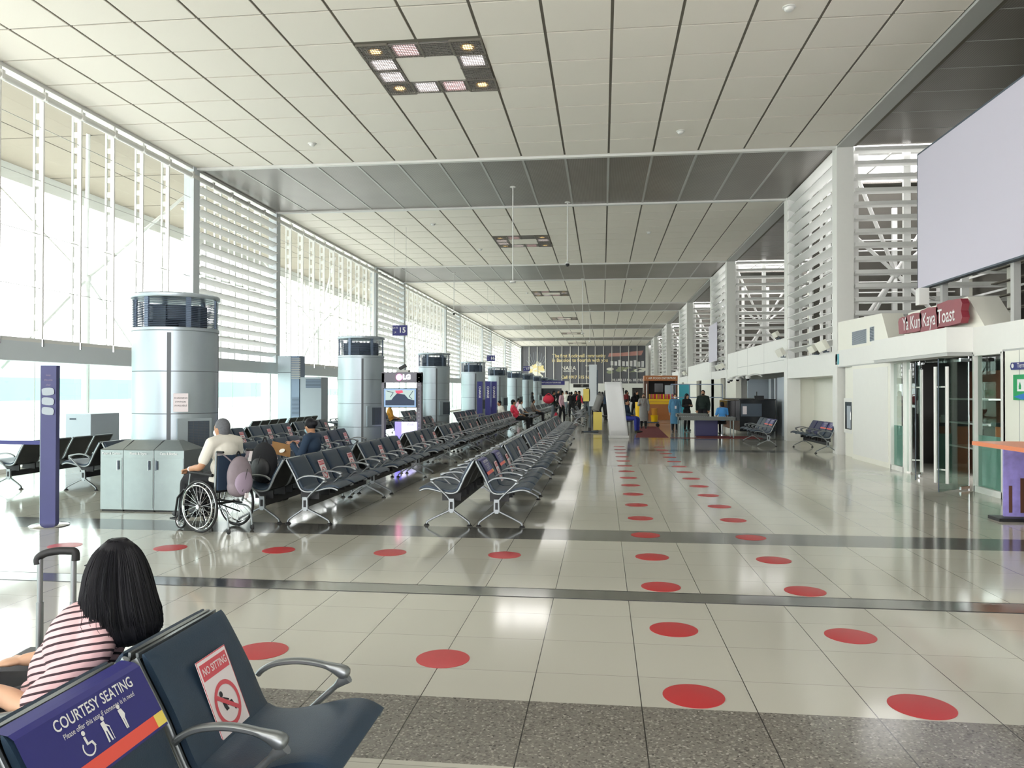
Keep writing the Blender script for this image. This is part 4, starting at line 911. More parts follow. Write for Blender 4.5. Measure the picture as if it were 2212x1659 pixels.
for k in range(14): q.box(XR-.02, XR-.015, 19.0, 20.0, 2.83+.023*k, 2.84+.023*k, 'vent')
tag(q.build('wall_grille'), 'grey square air grille on the white parapet box', 'air grille', 'parapet grilles')
q = MB()
for k in range(9): q.box(XR-.02, XR-.0, 18.5, 18.72, 2.85+.035*k, 2.87+.035*k, 'vent')
q.box(XR-.01, XR, 18.48, 18.74, 2.83, 3.17, 'greypanel'); tag(q.build('wall_grille'), 'narrow dark air grille beside the square one', 'air grille', 'parapet grilles')
# loudspeakers / floodlights on the fascia
for i, (y, z, s) in enumerate(((21.9, 2.88, .3), (22.9, 2.86, .22), (26.9, 2.95, .28), (39.9, 2.9, .28), (41, 2.88, .25), (57.5, 2.95, .3), (27.6, 3.62, .2))):
    t = thing('floodlight', 'white boxy floodlight on the right fascia, %s' % o_(i), 'floodlight', (XR-.19, y, z), 0, 'floodlights on the fascia')
    q = MB(); T = Matrix.Rotation(-.5, 4, 'Y')@Matrix.Rotation(.5, 4, 'Z'); q.box(-.08, .08, -s/2, s/2, -s*.3, s*.6, 'cream', T); q.build('lamp_head', t, bevel=.01)
    q = MB(); q.bar((.08, 0, -.13), (.08, 0, .06), .04, .02, 'vent'); q.box(.0, .15, -.06, .06, -.14, -.11, 'vent'); q.build('bracket', t)
# ================================================================ security checkpoint
for i, (x, y0, y1) in enumerate(((7.0, 28.4, 29.6), (6.9, 30.3, 31.3), (7.2, 33.0, 33.3), (7.2, 33.9, 34.2), (7.4, 34.9, 35.3))):
    q = MB(); q.box(x-.05 if i else x-.35, x+.35 if i < 2 else x+.05, y0, y1, 0, 2.2, 'greypanel'); q.box(x-.36 if i == 0 else x-.055, x-.34 if i == 0 else x-.05, y0, y0+.03, 0, 2.2, 'trim')
    tag(q.build('security_panel'), 'tall grey-blue panel in the checkpoint opening, %s' % o_(i), 'panel', 'tall checkpoint panels')
q = MB(); q.box(6.5, 9.5, 35.6, 35.7, 0, 2.2, 'greypanel'); tag(q.build('security_panel'), 'broad grey panel closing the back of the checkpoint', 'panel')
for i, (x, y, z) in enumerate(((5.95, 31.2, 2.25), (5.9, 33.2, 2.25), (5.9, 34.8, 2.25), (5.95, 35.8, 2.2))):
    t = thing('dome_camera', 'white dome camera on a curved arm under the fascia, %s' % o_(i), 'camera', (x, y, z), 0, 'dome cameras at the checkpoint')
    q = MB(); q.tube(cr([(.3, 0, .0), (.1, 0, .08), (-.15, 0, .04), (-.25, 0, -.02)], 5), .035, 'trim', 10); q.build('camera_arm', t)
    q = MB(); q.lathe([(.06, -.1), (.085, -.08), (.085, 0), (.03, .03)], -.25, 0, 16, 'trim'); q.build('housing', t); q = MB(); q.ell((-.25, 0, -.11), (.07, .07, .06), 'blackgloss', 14, 8); q.build('dome', t)
t = thing('xray_machine', 'long dark x-ray baggage scanner at the checkpoint', 'baggage scanner', (5.75, 32.2, 0))
q = MB(); q.box(-.6, .7, -2.4, 1.6, .15, 1.35, 'darkglass'); q.box(-.62, .72, -2.42, 1.62, 1.33, 1.37, 'black'); q.box(-.9, -.6, -1.4, .6, .5, 1.3, 'blackgloss'); q.build('scanner_body', t, bevel=.01)
q = MB(); q.box(-.55, .2, -2.44, -2.4, .72, 1.2, 'vent'); q.box(-.5, -.35, -2.45, -2.44, .8, 1.1, 'paper'); q.build('control_panel', t)
q = MB(); q.box(.0, .35, -2.1, -2.0, 1.37, 1.5, 'black'); q.bar((.1, -2, 1.37), (.1, -2, 1.65), .03, .03, 'black'); q.build('monitor', t)
for i, (x0, x1, y, z) in enumerate(((2.75, 4.75, 28.5, .72), (2.85, 4.05, 30.3, .78))):
    t = thing('roller_table', ['grey roller conveyor table in front of the checkpoint', 'second roller conveyor table just behind the first'][i], 'table', ((x0+x1)/2, y, 0), 0, 'roller tables'); w = (x1-x0)/2
    q = MB(); q.box(-w, w, -.38, -.33, z-.1, z+.02, 'conveyor'); q.box(-w, w, .33, .38, z-.1, z+.02, 'conveyor'); q.box(-w, -w+.04, -.38, .38, z-.1, z, 'conveyor'); q.box(w-.04, w, -.38, .38, z-.1, z, 'conveyor'); q.build('side_rails', t)
    q = MB()
    for k in range(26): q.tube([(-w+.06+k*(2*w-.12)/25, -.33, z), (-w+.06+k*(2*w-.12)/25, .33, z)], .024, 'steel', 8)
    q.build('rollers', t)['kind'] = 'stuff'
    for sx in (-1, 1):
        for sy in (-1, 1): q = MB(); q.tube([(sx*(w-.1), sy*.33, 0), (sx*(w-.1), sy*.33, z-.08)], .022, 'steel', 8); q.build('leg', t)
q = MB(); q.box(-.4, .4, -.25, .25, 0, .62, 'navy'); tag(q.build('storage_box', None, (3.85, 29.4, 0), bevel=.02), 'dark blue box under the roller table', 'box')
t = thing('barrier_rack', 'thin metal frame rack behind the dark-clad guards', 'rack', (4.6, 39.0, 0)); q = MB()
for z in (1.35, 2.0): q.bar((-1.2, 0, z), (1.3, 0, z), .04, .04, 'ring')
for x in (-1.2, -1.0, -.3, 1.3): q.bar((x, 0, 0), (x, 0, 2.0), .035, .035, 'ring')
q.build('rack_frame', t)
q = MB(); q.add([(1.18, 27.9, .004), (2.36, 27.9, .004), (2.55, 36.5, .004), (1.75, 36.5, .004)], [(0, 1, 2, 3)], 'maroon'); q.add([(1.18, 27.9, .0), (2.36, 27.9, .0), (2.36, 27.9, .004), (1.18, 27.9, .004)], [(0, 1, 2, 3)], 'maroon'); tag(q.build('floor_mat'), 'dark red carpet runner tapering away past the banner', 'mat', 'dark red mats')
q = MB(); q.box(2.4, 5.6, 27.7, 28.0, 0, .006, 'maroon'); q.box(3.4, 5.6, 28.0, 29.2, 0, .005, 'maroon'); tag(q.build('floor_mat'), 'dark red mat under the roller tables', 'mat', 'dark red mats')
# ================================================================ kiosk stand and banner
t = thing('display_stand', 'tall narrow grey upright stand with yellow panels', 'stand', (-.36, 31.0, 0)); q = MB(); q.box(-.17, .14, -.06, .06, 1.05, 2.72, 'bluewhite'); q.box(.13, .19, -.06, .06, 1.0, 2.5, 'vent'); q.build('upright_panel', t)
q = MB(); q.box(-.0, .35, -.02, .02, .1, .82, 'paleyellow'); q.build('yellow_panel', t); q = MB(); q.box(-.4, -.13, -.06, -.02, 1.25, 1.75, 'paleyellow'); q.build('yellow_panel', t)
q = MB(); q.tube([(-.13, 0, .04), (-.13, 0, 1.4)], .03, 'vent', 8); q.tube([(-.45, 0, .03), (.2, 0, .03)], .03, 'vent', 8); q.box(-.2, -.08, -.05, .05, .06, .2, 'black'); q.lathe([(.05, 0), (.05, .05)], -.42, 0, 10, 'black'); q.build('stand_legs', t)
q = MB(); T = Matrix.Translation((.12, 0, 1.28))@Matrix.Rotation(.32, 4, 'Y'); q.lathe([(.0, -.42), (.16, -.3), (.17, .3), (.02, .42)], 0, 0, 14, 'greycloth'); 
o = q.build('grey_hood', t, (.17, .05, 1.2)); o.rotation_euler = (0, .35, 0); o['label'] = 'grey fabric hood'
t = thing('roll_up_banner', 'plain white roll-up banner leaning left', 'banner', (.58, 27.5, 0)); q = MB()
q.add([(-.33, -.02, .08), (.33, -.02, .08), (.15, .18, 1.98), (-.47, .18, 1.98), (-.33, -.015, .08), (.33, -.015, .08), (.15, .185, 1.98), (-.47, .185, 1.98)], [(0, 1, 2, 3), (7, 6, 5, 4), (0, 4, 5, 1), (2, 6, 7, 3)], 'bannerwhite') if 0 else None
vs = []; fs = []
for i in range(9):
    z = i/8
    for j in range(9):
        u = j/8; vs.append((-.33+.66*u+(-.2 if 1 else 0)*z*(1.0 if j < 8 else 1)*1.0+.02*z*(1-2*u), -.02+.2*z+.012*math.sin(u*9+z*3)*z, .09+1.9*z))
for i in range(8):
    for j in range(8): a = i*9+j; fs.append((a, a+1, a+10, a+9))
q.add(vs, fs, 'whiteprint', True); o = q.build('banner_sheet', t); m = o.modifiers.new('thickness', 'SOLIDIFY'); m.thickness = .003
q = MB(); q.box(-.36, .36, -.08, .06, 0, .09, 'trim'); q.build('base_cassette', t, bevel=.01)
t = thing('side_table', 'low black side table behind the white banner', 'table', (.1, 31.9, 0)); q = MB(); q.box(-.35, .35, -.25, .25, .62, .66, 'black'); q.build('table_top', t)
for sx in (-1, 1):
    for sy in (-1, 1): q = MB(); q.box(sx*.3-.03, sx*.3+.03, sy*.2-.03, sy*.2+.03, 0, .62, 'black'); q.build('leg', t)
# ================================================================ food booth
t = thing('food_booth', 'food booth with orange-brown header lettered 1 AIR FOOD ENTERPRISE', 'booth', (3.35, 45.0, 0))
q = MB(); q.box(-.95, .95, -.1, 1.2, 2.25, 2.55, 'brownbooth'); q.text('1 AIR FOOD ENTERPRISE', TM((0, -.12, 2.4), (1, 0, 0), (0, 0, 1)), .16, 'cream', bold=.01, sx=.95); q.build('header', t)
q = MB(); q.box(-.95, -.7, 0, 1.2, 0, 2.25, 'woodd'); q.box(.8, .95, 0, 1.2, 0, 2.25, 'woodd'); q.box(-.95, .95, 1.1, 1.2, 0, 2.25, 'darkshop'); q.build('booth_sides', t)
q = MB(); q.box(-.7, .8, 0, .6, 0, .9, 'brownbooth'); q.box(-.7, .8, -.02, .6, .9, 1.2, 'yellow'); q.box(-.7, .8, -.03, -.02, 1.02, 1.06, 'orange'); q.build('serving_counter', t); q = MB(); q.box(-.3, .2, .9, 1.0, 1.6, 2.1, 'blackgloss'); q.box(.25, .75, .3, .8, 1.4, 2.0, 'steel'); q.build('back_unit', t)
for i in range(14): q = MB(); c_ = ('yellow', 'redcloth', 'orange', 'redsign')[(i*3) % 4]; q.box(-.04, .04, -.04, .04, 0, .28, c_); tag(q.build('snack_pack', None, (3.35-.62+.1*i, 45.25, 1.205)), '%s upright snack pack on the food booth counter, %s from the left' % ({'yellow': 'yellow', 'redcloth': 'red', 'orange': 'mustard', 'redsign': 'pink-red'}[c_], (['first']+ORD[1:]+['thirteenth', 'fourteenth'])[i]), 'snack pack', 'snack packs on the booth')
q = MB(); q.box(-.3, .3, -.02, .02, .3, 2.05, 'teal'); q.box(-.28, .28, -.1, .1, 0, .3, 'steel'); tag(q.build('standing_sign', None, (4.55, 43.6, 0)), 'turquoise standing sign right of the food booth', 'sign')
t = thing('cleaning_cart', 'cleaning cart with a yellow bag on the left and yellow buckets', 'cart', (2.0, 36.2, 0)); q = MB(); q.box(-.45, .6, -.2, .25, .18, .23, 'vent'); q.build('platform', t)
q = MB(); q.lathe([(.16, .3), (.2, .75), (.2, 1.15)], -.28, 0, 14, 'yellow'); q.build('yellow_bag', t); q = MB(); q.tube([(.05, 0, .23), (.05, 0, 2.0)], .02, 'trim', 8); q.build('mop_pole', t)
for z, r in ((.24, .18), (.55, .15)): q = MB(); q.lathe([(r*.8, z), (r, z+.3), (r+.01, z+.31)], .4, 0, 16, 'yellow' if r > .16 else 'orange'); q.build('bucket', t)
for sx in (-.4, .55):
    for sy in (-.15, .2): q = MB(); q.ell((sx, sy, .08), (.08, .03, .08), 'rubber', 12, 8); q.bar((sx, sy, .08), (sx, sy, .18), .02, .02, 'vent'); q.build('wheel', t)
# ================================================================ far desk, desks below the end wall
t = thing('gate_counter', 'white gate counter kiosk with a blue header at the far end', 'kiosk', (-5.2, 76, 0)); q = MB(); q.box(-1.9, 1.9, 0, 1.6, 0, 2.6, 'white'); q.build('kiosk_body', t); q = MB(); q.box(-1.5, 1.5, -.05, 0, 2.25, 2.65, 'signblue'); q.text('DEPARTURE ENTERPRISES', TM((0, -.06, 2.45), (1, 0, 0), (0, 0, 1)), .2, 'whiteprint'); q.build('header', t); q = MB(); q.box(-1.2, 1.2, -.04, 0, 1.1, 1.9, 'darkglass'); q.build('opening', t)
q = MB(); q.box(-.9, .9, -.04, .04, 2.0, 2.35, 'black'); q.text('17', TM((0, -.05, 2.17), (1, 0, 0), (0, 0, 1)), .28, 'cream'); q.tube([(0, 0, 2.35), (0, 0, H)], .01, 'trim', 6); tag(q.build('gate_board', None, (-2.1, 80, 0)), 'black hanging board with the number 17', 'sign')
# ================================================================ end wall advertisement
t = thing('wall_advertisement', 'huge dark grey mural advertisement on the far end wall', 'advertisement', (0, YE-.12, 0))
q = MB(); q.box(XL, XR, 0, .06, 2.72, 8.15, 'charcoal'); q.build('mural_ground', t)
E_ = lambda u, v: TM((u, -.004, v), (1, 0, 0), (0, 0, 1))
for s, u, v, z_, m_, b_, sx in (('The first Rockwell community', -3.4, 6.75, .72, 'gold', .01, .88), ('in Bacolod to flourish with you', -3.25, 6.1, .72, 'gold', .01, .9), ('NARA', -4.9, 4.95, .8, 'cream', 0, 1), ('RESIDENCES', -4.9, 4.5, .26, 'cream', .01, 1.1), ('Call 0917 515 NARA', -3.4, 3.62, .6, 'gold', .02, 1), ('HLURB LS No. 033592', 3.6, 3.2, .52, 'whiteprint', .02, .9), ('ROCKWELL', -1.7, 5.3, .28, 'cream', .01, 1), ('NORTHPINE', -1.7, 4.5, .24, 'cream', .01, 1), ('R', -1.7, 4.9, .5, 'orangetop', .02, 1)): q = MB(); q.text(s, E_(u, v), z_, m_, bold=b_+.01, sx=sx); q.build('mural_lettering', t)
q = MB(); rnd = random.Random(3); fc = (-9.6, 4.9)
for k in range(22):
    a = rnd.uniform(0, 2*PI); rr = rnd.uniform(.1, .75); l = rnd.uniform(.35, .7); w = l*.4; c = (fc[0]+rr*math.cos(a), fc[1]+rr*math.sin(a)*.8)
    pts = [(c[0]+l*math.cos(t_*PI/6)*math.cos(a)-w*math.sin(t_*PI/6)*math.sin(a), c[1]+l*math.cos(t_*PI/6)*math.sin(a)+w*math.sin(t_*PI/6)*math.cos(a)) for t_ in range(12)]
    q.add([(x, -.005-.0008*k, z) for x, z in pts], [tuple(range(12))], ('gold', 'cream', 'paleyellow', 'gold')[k % 4])
for k in range(9):
    a = .5+k*.28; x0, z0 = fc[0]+math.cos(a)*.6, fc[1]+math.sin(a)*.6; q.tube([(x0, -.02, z0), (x0+math.cos(a)*.7, -.02, z0+.7*math.sin(a)+.3), (x0+math.cos(a)*1.0, -.02, z0+1.5*math.sin(a)+.4)], .025, 'greypanel', 4)
q.add([(x, -.03, z) for x, z in ((-10.2, 4.6), (-9.2, 4.3), (-8.6, 3.8), (-8.9, 3.4), (-9.6, 3.7), (-10.2, 4.2))], [tuple(range(6))], 'cream'); q.build('gold_flower', t)
q = MB()
for k in range(26):
    x = 1.0+rnd.uniform(0, 4.8); z = 5.0+rnd.uniform(-.7, .2); r_ = rnd.uniform(.2, .45); q.add([(x+r_*1.4*math.cos(j*PI/5), -.004-.0005*k, z+r_*.6*math.sin(j*PI/5)) for j in range(10)], [tuple(range(10))], ('greenprint', 'cream', 'charcoal', 'greenprint')[k % 4])
for k in range(9): x = 1.2+.55*k; h_ = rnd.uniform(.5, .85); q.box(x, x+.38, -.024, -.02, 5.35-.03*k, 5.35+h_, 'whiteprint')
q.add([(x, -.006, z) for x, z in ((.8, 6.6), (5.6, 6.8), (5.9, 7.5), (3, 7.2), (1, 7.1))], [tuple(range(5))], 'pinkprint'); q.build('building_picture', t)
for i in range(14):
    x = XL+1.2+1.2067*i; q = MB(); q.box(x-.05, x+.05, -.12, -.035, 2.72, 8.15, 'trim'); q.build('mural_mullion', t)
# ================================================================ people
def lerp(a, b, t): return tuple(a[i]+(b[i]-a[i])*t for i in range(3))
def V3(*a): return Vector(a)
def fuse(mb, name, parent, voxel=.014, smooth=3, matname=None):
    """join overlapping volumes into one continuous skin"""
    o = mb.build('tmp'); 
    m = o.modifiers.new('r', 'REMESH'); m.mode = 'VOXEL'; m.voxel_size = voxel; m.use_smooth_shade = True
    if smooth: s = o.modifiers.new('s', 'SMOOTH'); s.factor = .6; s.iterations = smooth
    dg = bpy.context.evaluated_depsgraph_get(); me = bpy.data.meshes.new_from_object(o.evaluated_get(dg)); old = o.data; bpy.data.objects.remove(o); bpy.data.meshes.remove(old)
    me.name = name; me.materials.clear(); me.materials.append(MT[matname] if isinstance(matname, str) else matname)
    for p in me.polygons: p.material_index = 0
    n = bpy.data.objects.new(name, me); COL.objects.link(n); n.parent = parent; return n
def limb(q, pts, rs, m='skin'):
    q.tube(cr(pts, 4), [r[0] for r in cr([(x,) for x in rs], 4)], m, 12)
    for p, r in zip(pts, rs): q.ell(p, (r*.98,)*3, m, 12, 8)
def stand_pose(s=1.0, arms='down', lean=0, step=0):
    J = dict(pel=(0, 0, .93), wai=(.01, 0, 1.08), che=(0, 0, 1.26), nek=(-.01, 0, 1.42), hed=(.015, 0, 1.555))
    for k, sy in (('l', 1), ('r', -1)):
        J['sh'+k] = (-.01, sy*.175, 1.37); J['el'+k] = (-.03, sy*.235, 1.10); J['wr'+k] = (.06, sy*.235, .86)
        J['hi'+k] = (0, sy*.09, .90); J['kn'+k] = (.03+step*sy*.16, sy*.095, .49); J['an'+k] = (-.01+step*sy*.22, sy*.10, .085)
    if arms == 'front':
        for k, sy in (('l', 1), ('r', -1)): J['el'+k] = (.04, sy*.23, 1.12); J['wr'+k] = (.25, sy*.08, 1.16)
    if arms == 'hold':
        J['elr'] = (.05, -.24, 1.12); J['wrr'] = (.3, -.2, 1.2)
    if arms == 'bag': J['ell'] = (.02, .26, 1.12); J['wrl'] = (.2, .2, 1.0)
    return {k: tuple(c*s for c in v) for k, v in J.items()}
def sit_pose(s=1.0, seat=.47, recl=0, hand='lap', cross=0):
    J = dict(pel=(-.02, 0, seat+.1), wai=(-.05-recl*.4, 0, seat+.24), che=(-.07-recl, 0, seat+.42), nek=(-.06-recl*1.3, 0, seat+.58), hed=(-.02-recl*1.3, 0, seat+.71))
    for k, sy in (('l', 1), ('r', -1)):
        J['sh'+k] = (-.07-recl, sy*.175, seat+.53); J['el'+k] = (-.02, sy*.235, seat+.27); J['wr'+k] = (.2, sy*.12, seat+.2) if hand == 'lap' else (.2, sy*.12, seat+.42)
        J['hi'+k] = (.0, sy*.09, seat+.08); J['kn'+k] = (.42, sy*.1, seat+.06); J['an'+k] = (.44+(.1 if cross else 0), sy*.1*(1 if not cross else .3), .085)
    return {k: tuple(c*s for c in v) for k, v in J.items()}
def hand(q, w, e, side, m='skin', curl=.5, k=1.0):
    """palm and five fingers beyond wrist w, forearm direction from elbow e"""
    w = Vector(w); d = (w-Vector(e)).normalized(); up = Vector((0, 0, 1)); lat = d.cross(up)
    if lat.length < .1: lat = Vector((0, 1, 0))
    lat.normalize(); nrm = lat.cross(d).normalized()     # back of the hand
    R = Matrix((d, lat, nrm)).transposed()
    q.ell(w+d*.045*k, (.052*k, .040*k, .016*k), m, 12, 8, R)
    for i, (o, L) in enumerate(((-.030, .060), (-.010, .072), (.010, .068), (.029, .054))):
        a = w+d*.08*k+lat*o*k; b = a+d*L*.5*k-nrm*curl*.012; c = b+d*L*.38*k-nrm*curl*.04; q.tube([a, b, c], [.0095*k, .009*k, .0075*k], m, 8); q.ell(c, (.0076*k,)*3, m, 8, 6)
    a = w+d*.02*k+lat*(-.03*side)*k; b = a+d*.03*k+lat*(-.025*side)*k; c = b+d*.03*k+lat*(-.004*side)*k-nrm*.012; q.tube([a, b, c], [.012*k, .0105*k, .009*k], m, 8); q.ell(c, (.009*k,)*3, m, 8, 6)
def body(J, parent, skin='skin', vox=.014, s=1.0, look=0, nod=0, hands=True, slim=1.0):
    q = MB(); b = slim*s
    q.ell(J['pel'], (.11*b, .155*b, .11*s), skin); q.ell(J['wai'], (.095*b, .135*b, .13*s), skin); q.ell(J['che'], (.11*b, .15*b, .15*s), skin)
    limb(q, [J['shl'], lerp(J['nek'], J['che'], .25), J['shr']], [.052*b, .075*b, .052*b]); limb(q, [lerp(J['che'], J['nek'], .5), J['nek'], lerp(J['nek'], J['hed'], .6)], [.075*s, .054*s, .052*s])
    R = Matrix.Rotation(look, 3, 'Z')@Matrix.Rotation(nod, 3, 'Y'); h = Vector(J['hed'])
    q.ell(h, (.093*s, .073*s, .112*s), skin, 18, 12, R); q.ell(h+R@V3(.028, 0, -.055)*s, (.055*s, .05*s, .055*s), skin, 14, 8, R)
    q.ell(h+R@V3(.094, 0, -.02)*s, (.018*s, .012*s, .022*s), skin, 10, 6, R); q.ell(h+R@V3(.078, 0, -.062)*s, (.015*s, .022*s, .008*s), skin, 10, 6, R)
    for sy in (-1, 1): q.ell(h+R@V3(-.005, sy*.075, -.012)*s, (.02*s, .01*s, .03*s), skin, 10, 6, R)
    for k, sd in (('l', 1), ('r', -1)):
        limb(q, [J['sh'+k], lerp(J['sh'+k], J['el'+k], .5), J['el'+k], lerp(J['el'+k], J['wr'+k], .45), J['wr'+k]], [.048*b, .044*b, .036*b, .034*b, .024*b])
        if hands: hand(q, J['wr'+k], J['el'+k], sd, skin, .8, s)
        limb(q, [J['hi'+k], lerp(J['hi'+k], J['kn'+k], .45), J['kn'+k], lerp(J['kn'+k], J['an'+k], .35), J['an'+k]], [.085*b, .075*b, .052*b, .052*b, .032*b])
        a = Vector(J['an'+k]); q.ell(a+V3(.07, 0, -.045)*s, (.12*s, .042*s, .036*s), skin)
    o = fuse(q, 'body', parent, vox, 2, skin); return o, R
def eyes(J, parent, R, s=1.0):
    q = MB(); h = Vector(J['hed'])
    for sy in (-1, 1): q.ell(h+R@V3(.086, sy*.03, .012)*s, (.006*s, .012*s, .006*s), 'ink', 8, 6, R); q.ell(h+R@V3(.084, sy*.03, .032)*s, (.006*s, .018*s, .004*s), 'ink', 8, 6, R)
    q.build('eyes', parent)
def hair_short(J, parent, R, m='hair', s=1.0):
    q = MB(); h = Vector(J['hed']); q.ell(h+R@V3(-.018, 0, .028)*s, (.096*s, .084*s, .102*s), m, 16, 10, R); q.ell(h+R@V3(-.04, 0, -.03)*s, (.065*s, .076*s, .07*s), m, 14, 8, R); return fuse(q, 'hair', parent, .012, 2, m)
def hair_bun(J, parent, R, s=1.0):
    q = MB(); h = Vector(J['hed']); q.ell(h+R@V3(-.02, 0, .028)*s, (.1*s, .086*s, .105*s), 'hair', 16, 10, R); q.ell(h+R@V3(-.12, 0, .02)*s, (.05*s, .05*s, .05*s), 'hair', 12, 8, R); return fuse(q, 'hair', parent, .012, 2, 'hair')
def hair_long(J, parent, R, s=1.0, L=.34, w=1.0):
    q = MB(); h = Vector(J['hed']); q.ell(h+R@V3(-.02, 0, .03)*s, (.105*s, .092*s*w, .105*s), 'hair', 18, 12, R)
    P = [h+R@V3(-.035, 0, .03)*s, h+R@V3(-.06, 0, -.1)*s, h+R@V3(-.085, 0, -.1-L*.45)*s, h+R@V3(-.09, 0, -.1-L)*s]
    for o in (-.055, -.02, .02, .055):
        limb(q, [tuple(p+R@V3(.02*abs(o)/.055, o*w*(1+.35*i/3), 0)*s) for i, p in enumerate(P)], [.06*s, .055*s, .05*s, .028*s], 'hair')
    return fuse(q, 'hair', parent, .011, 3, 'hair')
def mask_on(J, parent, R, m='mask', s=1.0):
    q = MB(); h = Vector(J['hed']); q.ell(h+R@V3(.06, 0, -.05)*s, (.052*s, .056*s, .05*s), m, 14, 8, R); o = fuse(q, 'face_mask', parent, .01, 1, m); return o
def shirt(J, parent, m, sleeve=.95, vox=.015, s=1.0, slim=1.0, name='shirt', low=.0):
    q = MB(); b = slim*s; g = .016*s; M_ = 'skin'
    q.ell(Vector(J['pel'])+V3(0, 0, .01-low), (.115*b+g, .155*b+g, .10*s+low), M_); q.ell(J['wai'], (.1*b+g, .138*b+g, .14*s), M_); q.ell(J['che'], (.112*b+g, .152*b+g, .155*s), M_)
    limb(q, [J['shl'], lerp(J['nek'], J['che'], .3), J['shr']], [.052*b+g, .075*b+g, .052*b+g])
    for k in 'lr':
        if sleeve <= 1:
            e = lerp(J['sh'+k], J['el'+k], sleeve); limb(q, [J['sh'+k], lerp(J['sh'+k], e, .5), e], [.048*b+g, .046*b+g, .042*b+g])
        else: limb(q, [J['sh'+k], lerp(J['sh'+k], J['el'+k], .5), J['el'+k], lerp(J['el'+k], J['wr'+k], .5), lerp(J['el'+k], J['wr'+k], .95)], [.048*b+g, .046*b+g, .04*b+g, .036*b+g, .03*b+g])
    return fuse(q, name, parent, vox, 3, m)
def trousers(J, parent, m, L=.93, vox=.015, s=1.0, slim=1.0):
    q = MB(); b = slim*s; g = .013*s; q.ell(J['pel'], (.112*b+g, .155*b+g, .11*s), 'skin')
    for k in 'lr':
        e = lerp(J['kn'+k], J['an'+k], L); limb(q, [J['hi'+k], lerp(J['hi'+k], J['kn'+k], .45), J['kn'+k], lerp(J['kn'+k], e, .4), e], [.087*b+g, .077*b+g, .056*b+g, .056*b+g, .042*b+g])
    return fuse(q, 'trousers', parent, vox, 2, m)
def shoes(J, parent, m='shoe', s=1.0):
    for k in 'lr':
        q = MB(); a = Vector(J['an'+k]); q.ell(a+V3(.065, 0, -.042)*s, (.135*s, .05*s, .043*s), m); q.ell(a+V3(-.005, 0, -.01)*s, (.05*s, .045*s, .06*s), m); fuse(q, 'shoe', parent, .012, 2, m)
def gown(J, parent, m, hem=.33, s=1.0, name='gown'):
    q = MB(); x, y, z = J['pel']; g = .02
    limb(q, [J['shl'], lerp(J['nek'], J['che'], .3), J['shr']], [.07*s, .09*s, .07*s]); q.ell(J['che'], (.13*s, .17*s, .17*s), 'skin'); q.ell(J['wai'], (.13*s, .17*s, .16*s), 'skin')
    q.lathe([(.165*s, hem), (.17*s, hem+.2), (.16*s, z), (.15*s, z+.25)], x, y, 24, 'skin', sx=.92, sy=1.22)
    for k in 'lr': limb(q, [J['sh'+k], lerp(J['sh'+k], J['el'+k], .5), J['el'+k], lerp(J['el'+k], J['wr'+k], .5), lerp(J['el'+k], J['wr'+k], .95)], [.068*s, .066*s, .06*s, .055*s, .045*s])
    return fuse(q, name, parent, .015, 3, m)
def person(label, loc, rz, J, top=('navycloth', .9), bottom='blackcloth', hair='short', skin='skin', mask=None, s=1.0, vox=.016, look=0, nod=0, gownm=None, shoe='shoe', slim=1.0, group=None, L=.3):
    t = thing('person', label, 'person', loc, rz, group)
    b, R = body(J, t, skin, vox, s, look, nod, True, slim)
    eyes(J, t, R, s)
    {'short': lambda: hair_short(J, t, R, 'hair', s), 'grey': lambda: hair_short(J, t, R, 'greyhair', s), 'long': lambda: hair_long(J, t, R, s, L), 'bun': lambda: hair_bun(J, t, R, s)}[hair]()
    trousers(J, t, bottom, s=s, slim=slim, vox=vox)
    if gownm: gown(J, t, gownm, s=s)
    else: shirt(J, t, top[0], top[1], s=s, slim=slim, vox=vox)
    if mask: mask_on(J, t, R, mask, s)
    shoes(J, t, shoe, s)
    return t, R
def backpack(name, label, loc, rz, m, pocket, k=1.0, strap='blackcloth'):
    t = thing(name, label, 'backpack', loc, rz); q = MB(); q.ell((0, 0, .24*k), (.1*k, .17*k, .24*k), m, 18, 12); q.ell((0, 0, .12*k), (.11*k, .165*k, .13*k), m, 18, 10); fuse(q, 'bag_body', t, .012, 2, m)
    q = MB(); q.ell((-.07*k, 0, .17*k), (.052*k, .13*k, .15*k), pocket, 16, 10); fuse(q, 'front_pocket', t, .01, 2, pocket)
    q = MB(); q.tube(cr([(.02, -.04, .46*k), (.02, 0, .53*k), (.02, .04, .46*k)], 5), .01, strap, 8); q.build('top_handle', t)
    q = MB(); q.tube(cr([(-.105*k, .05, .07*k), (-.115*k, .02, .2*k), (-.11*k, -.02, .33*k)], 5), .004, 'black', 6); q.build('zip', t); return t

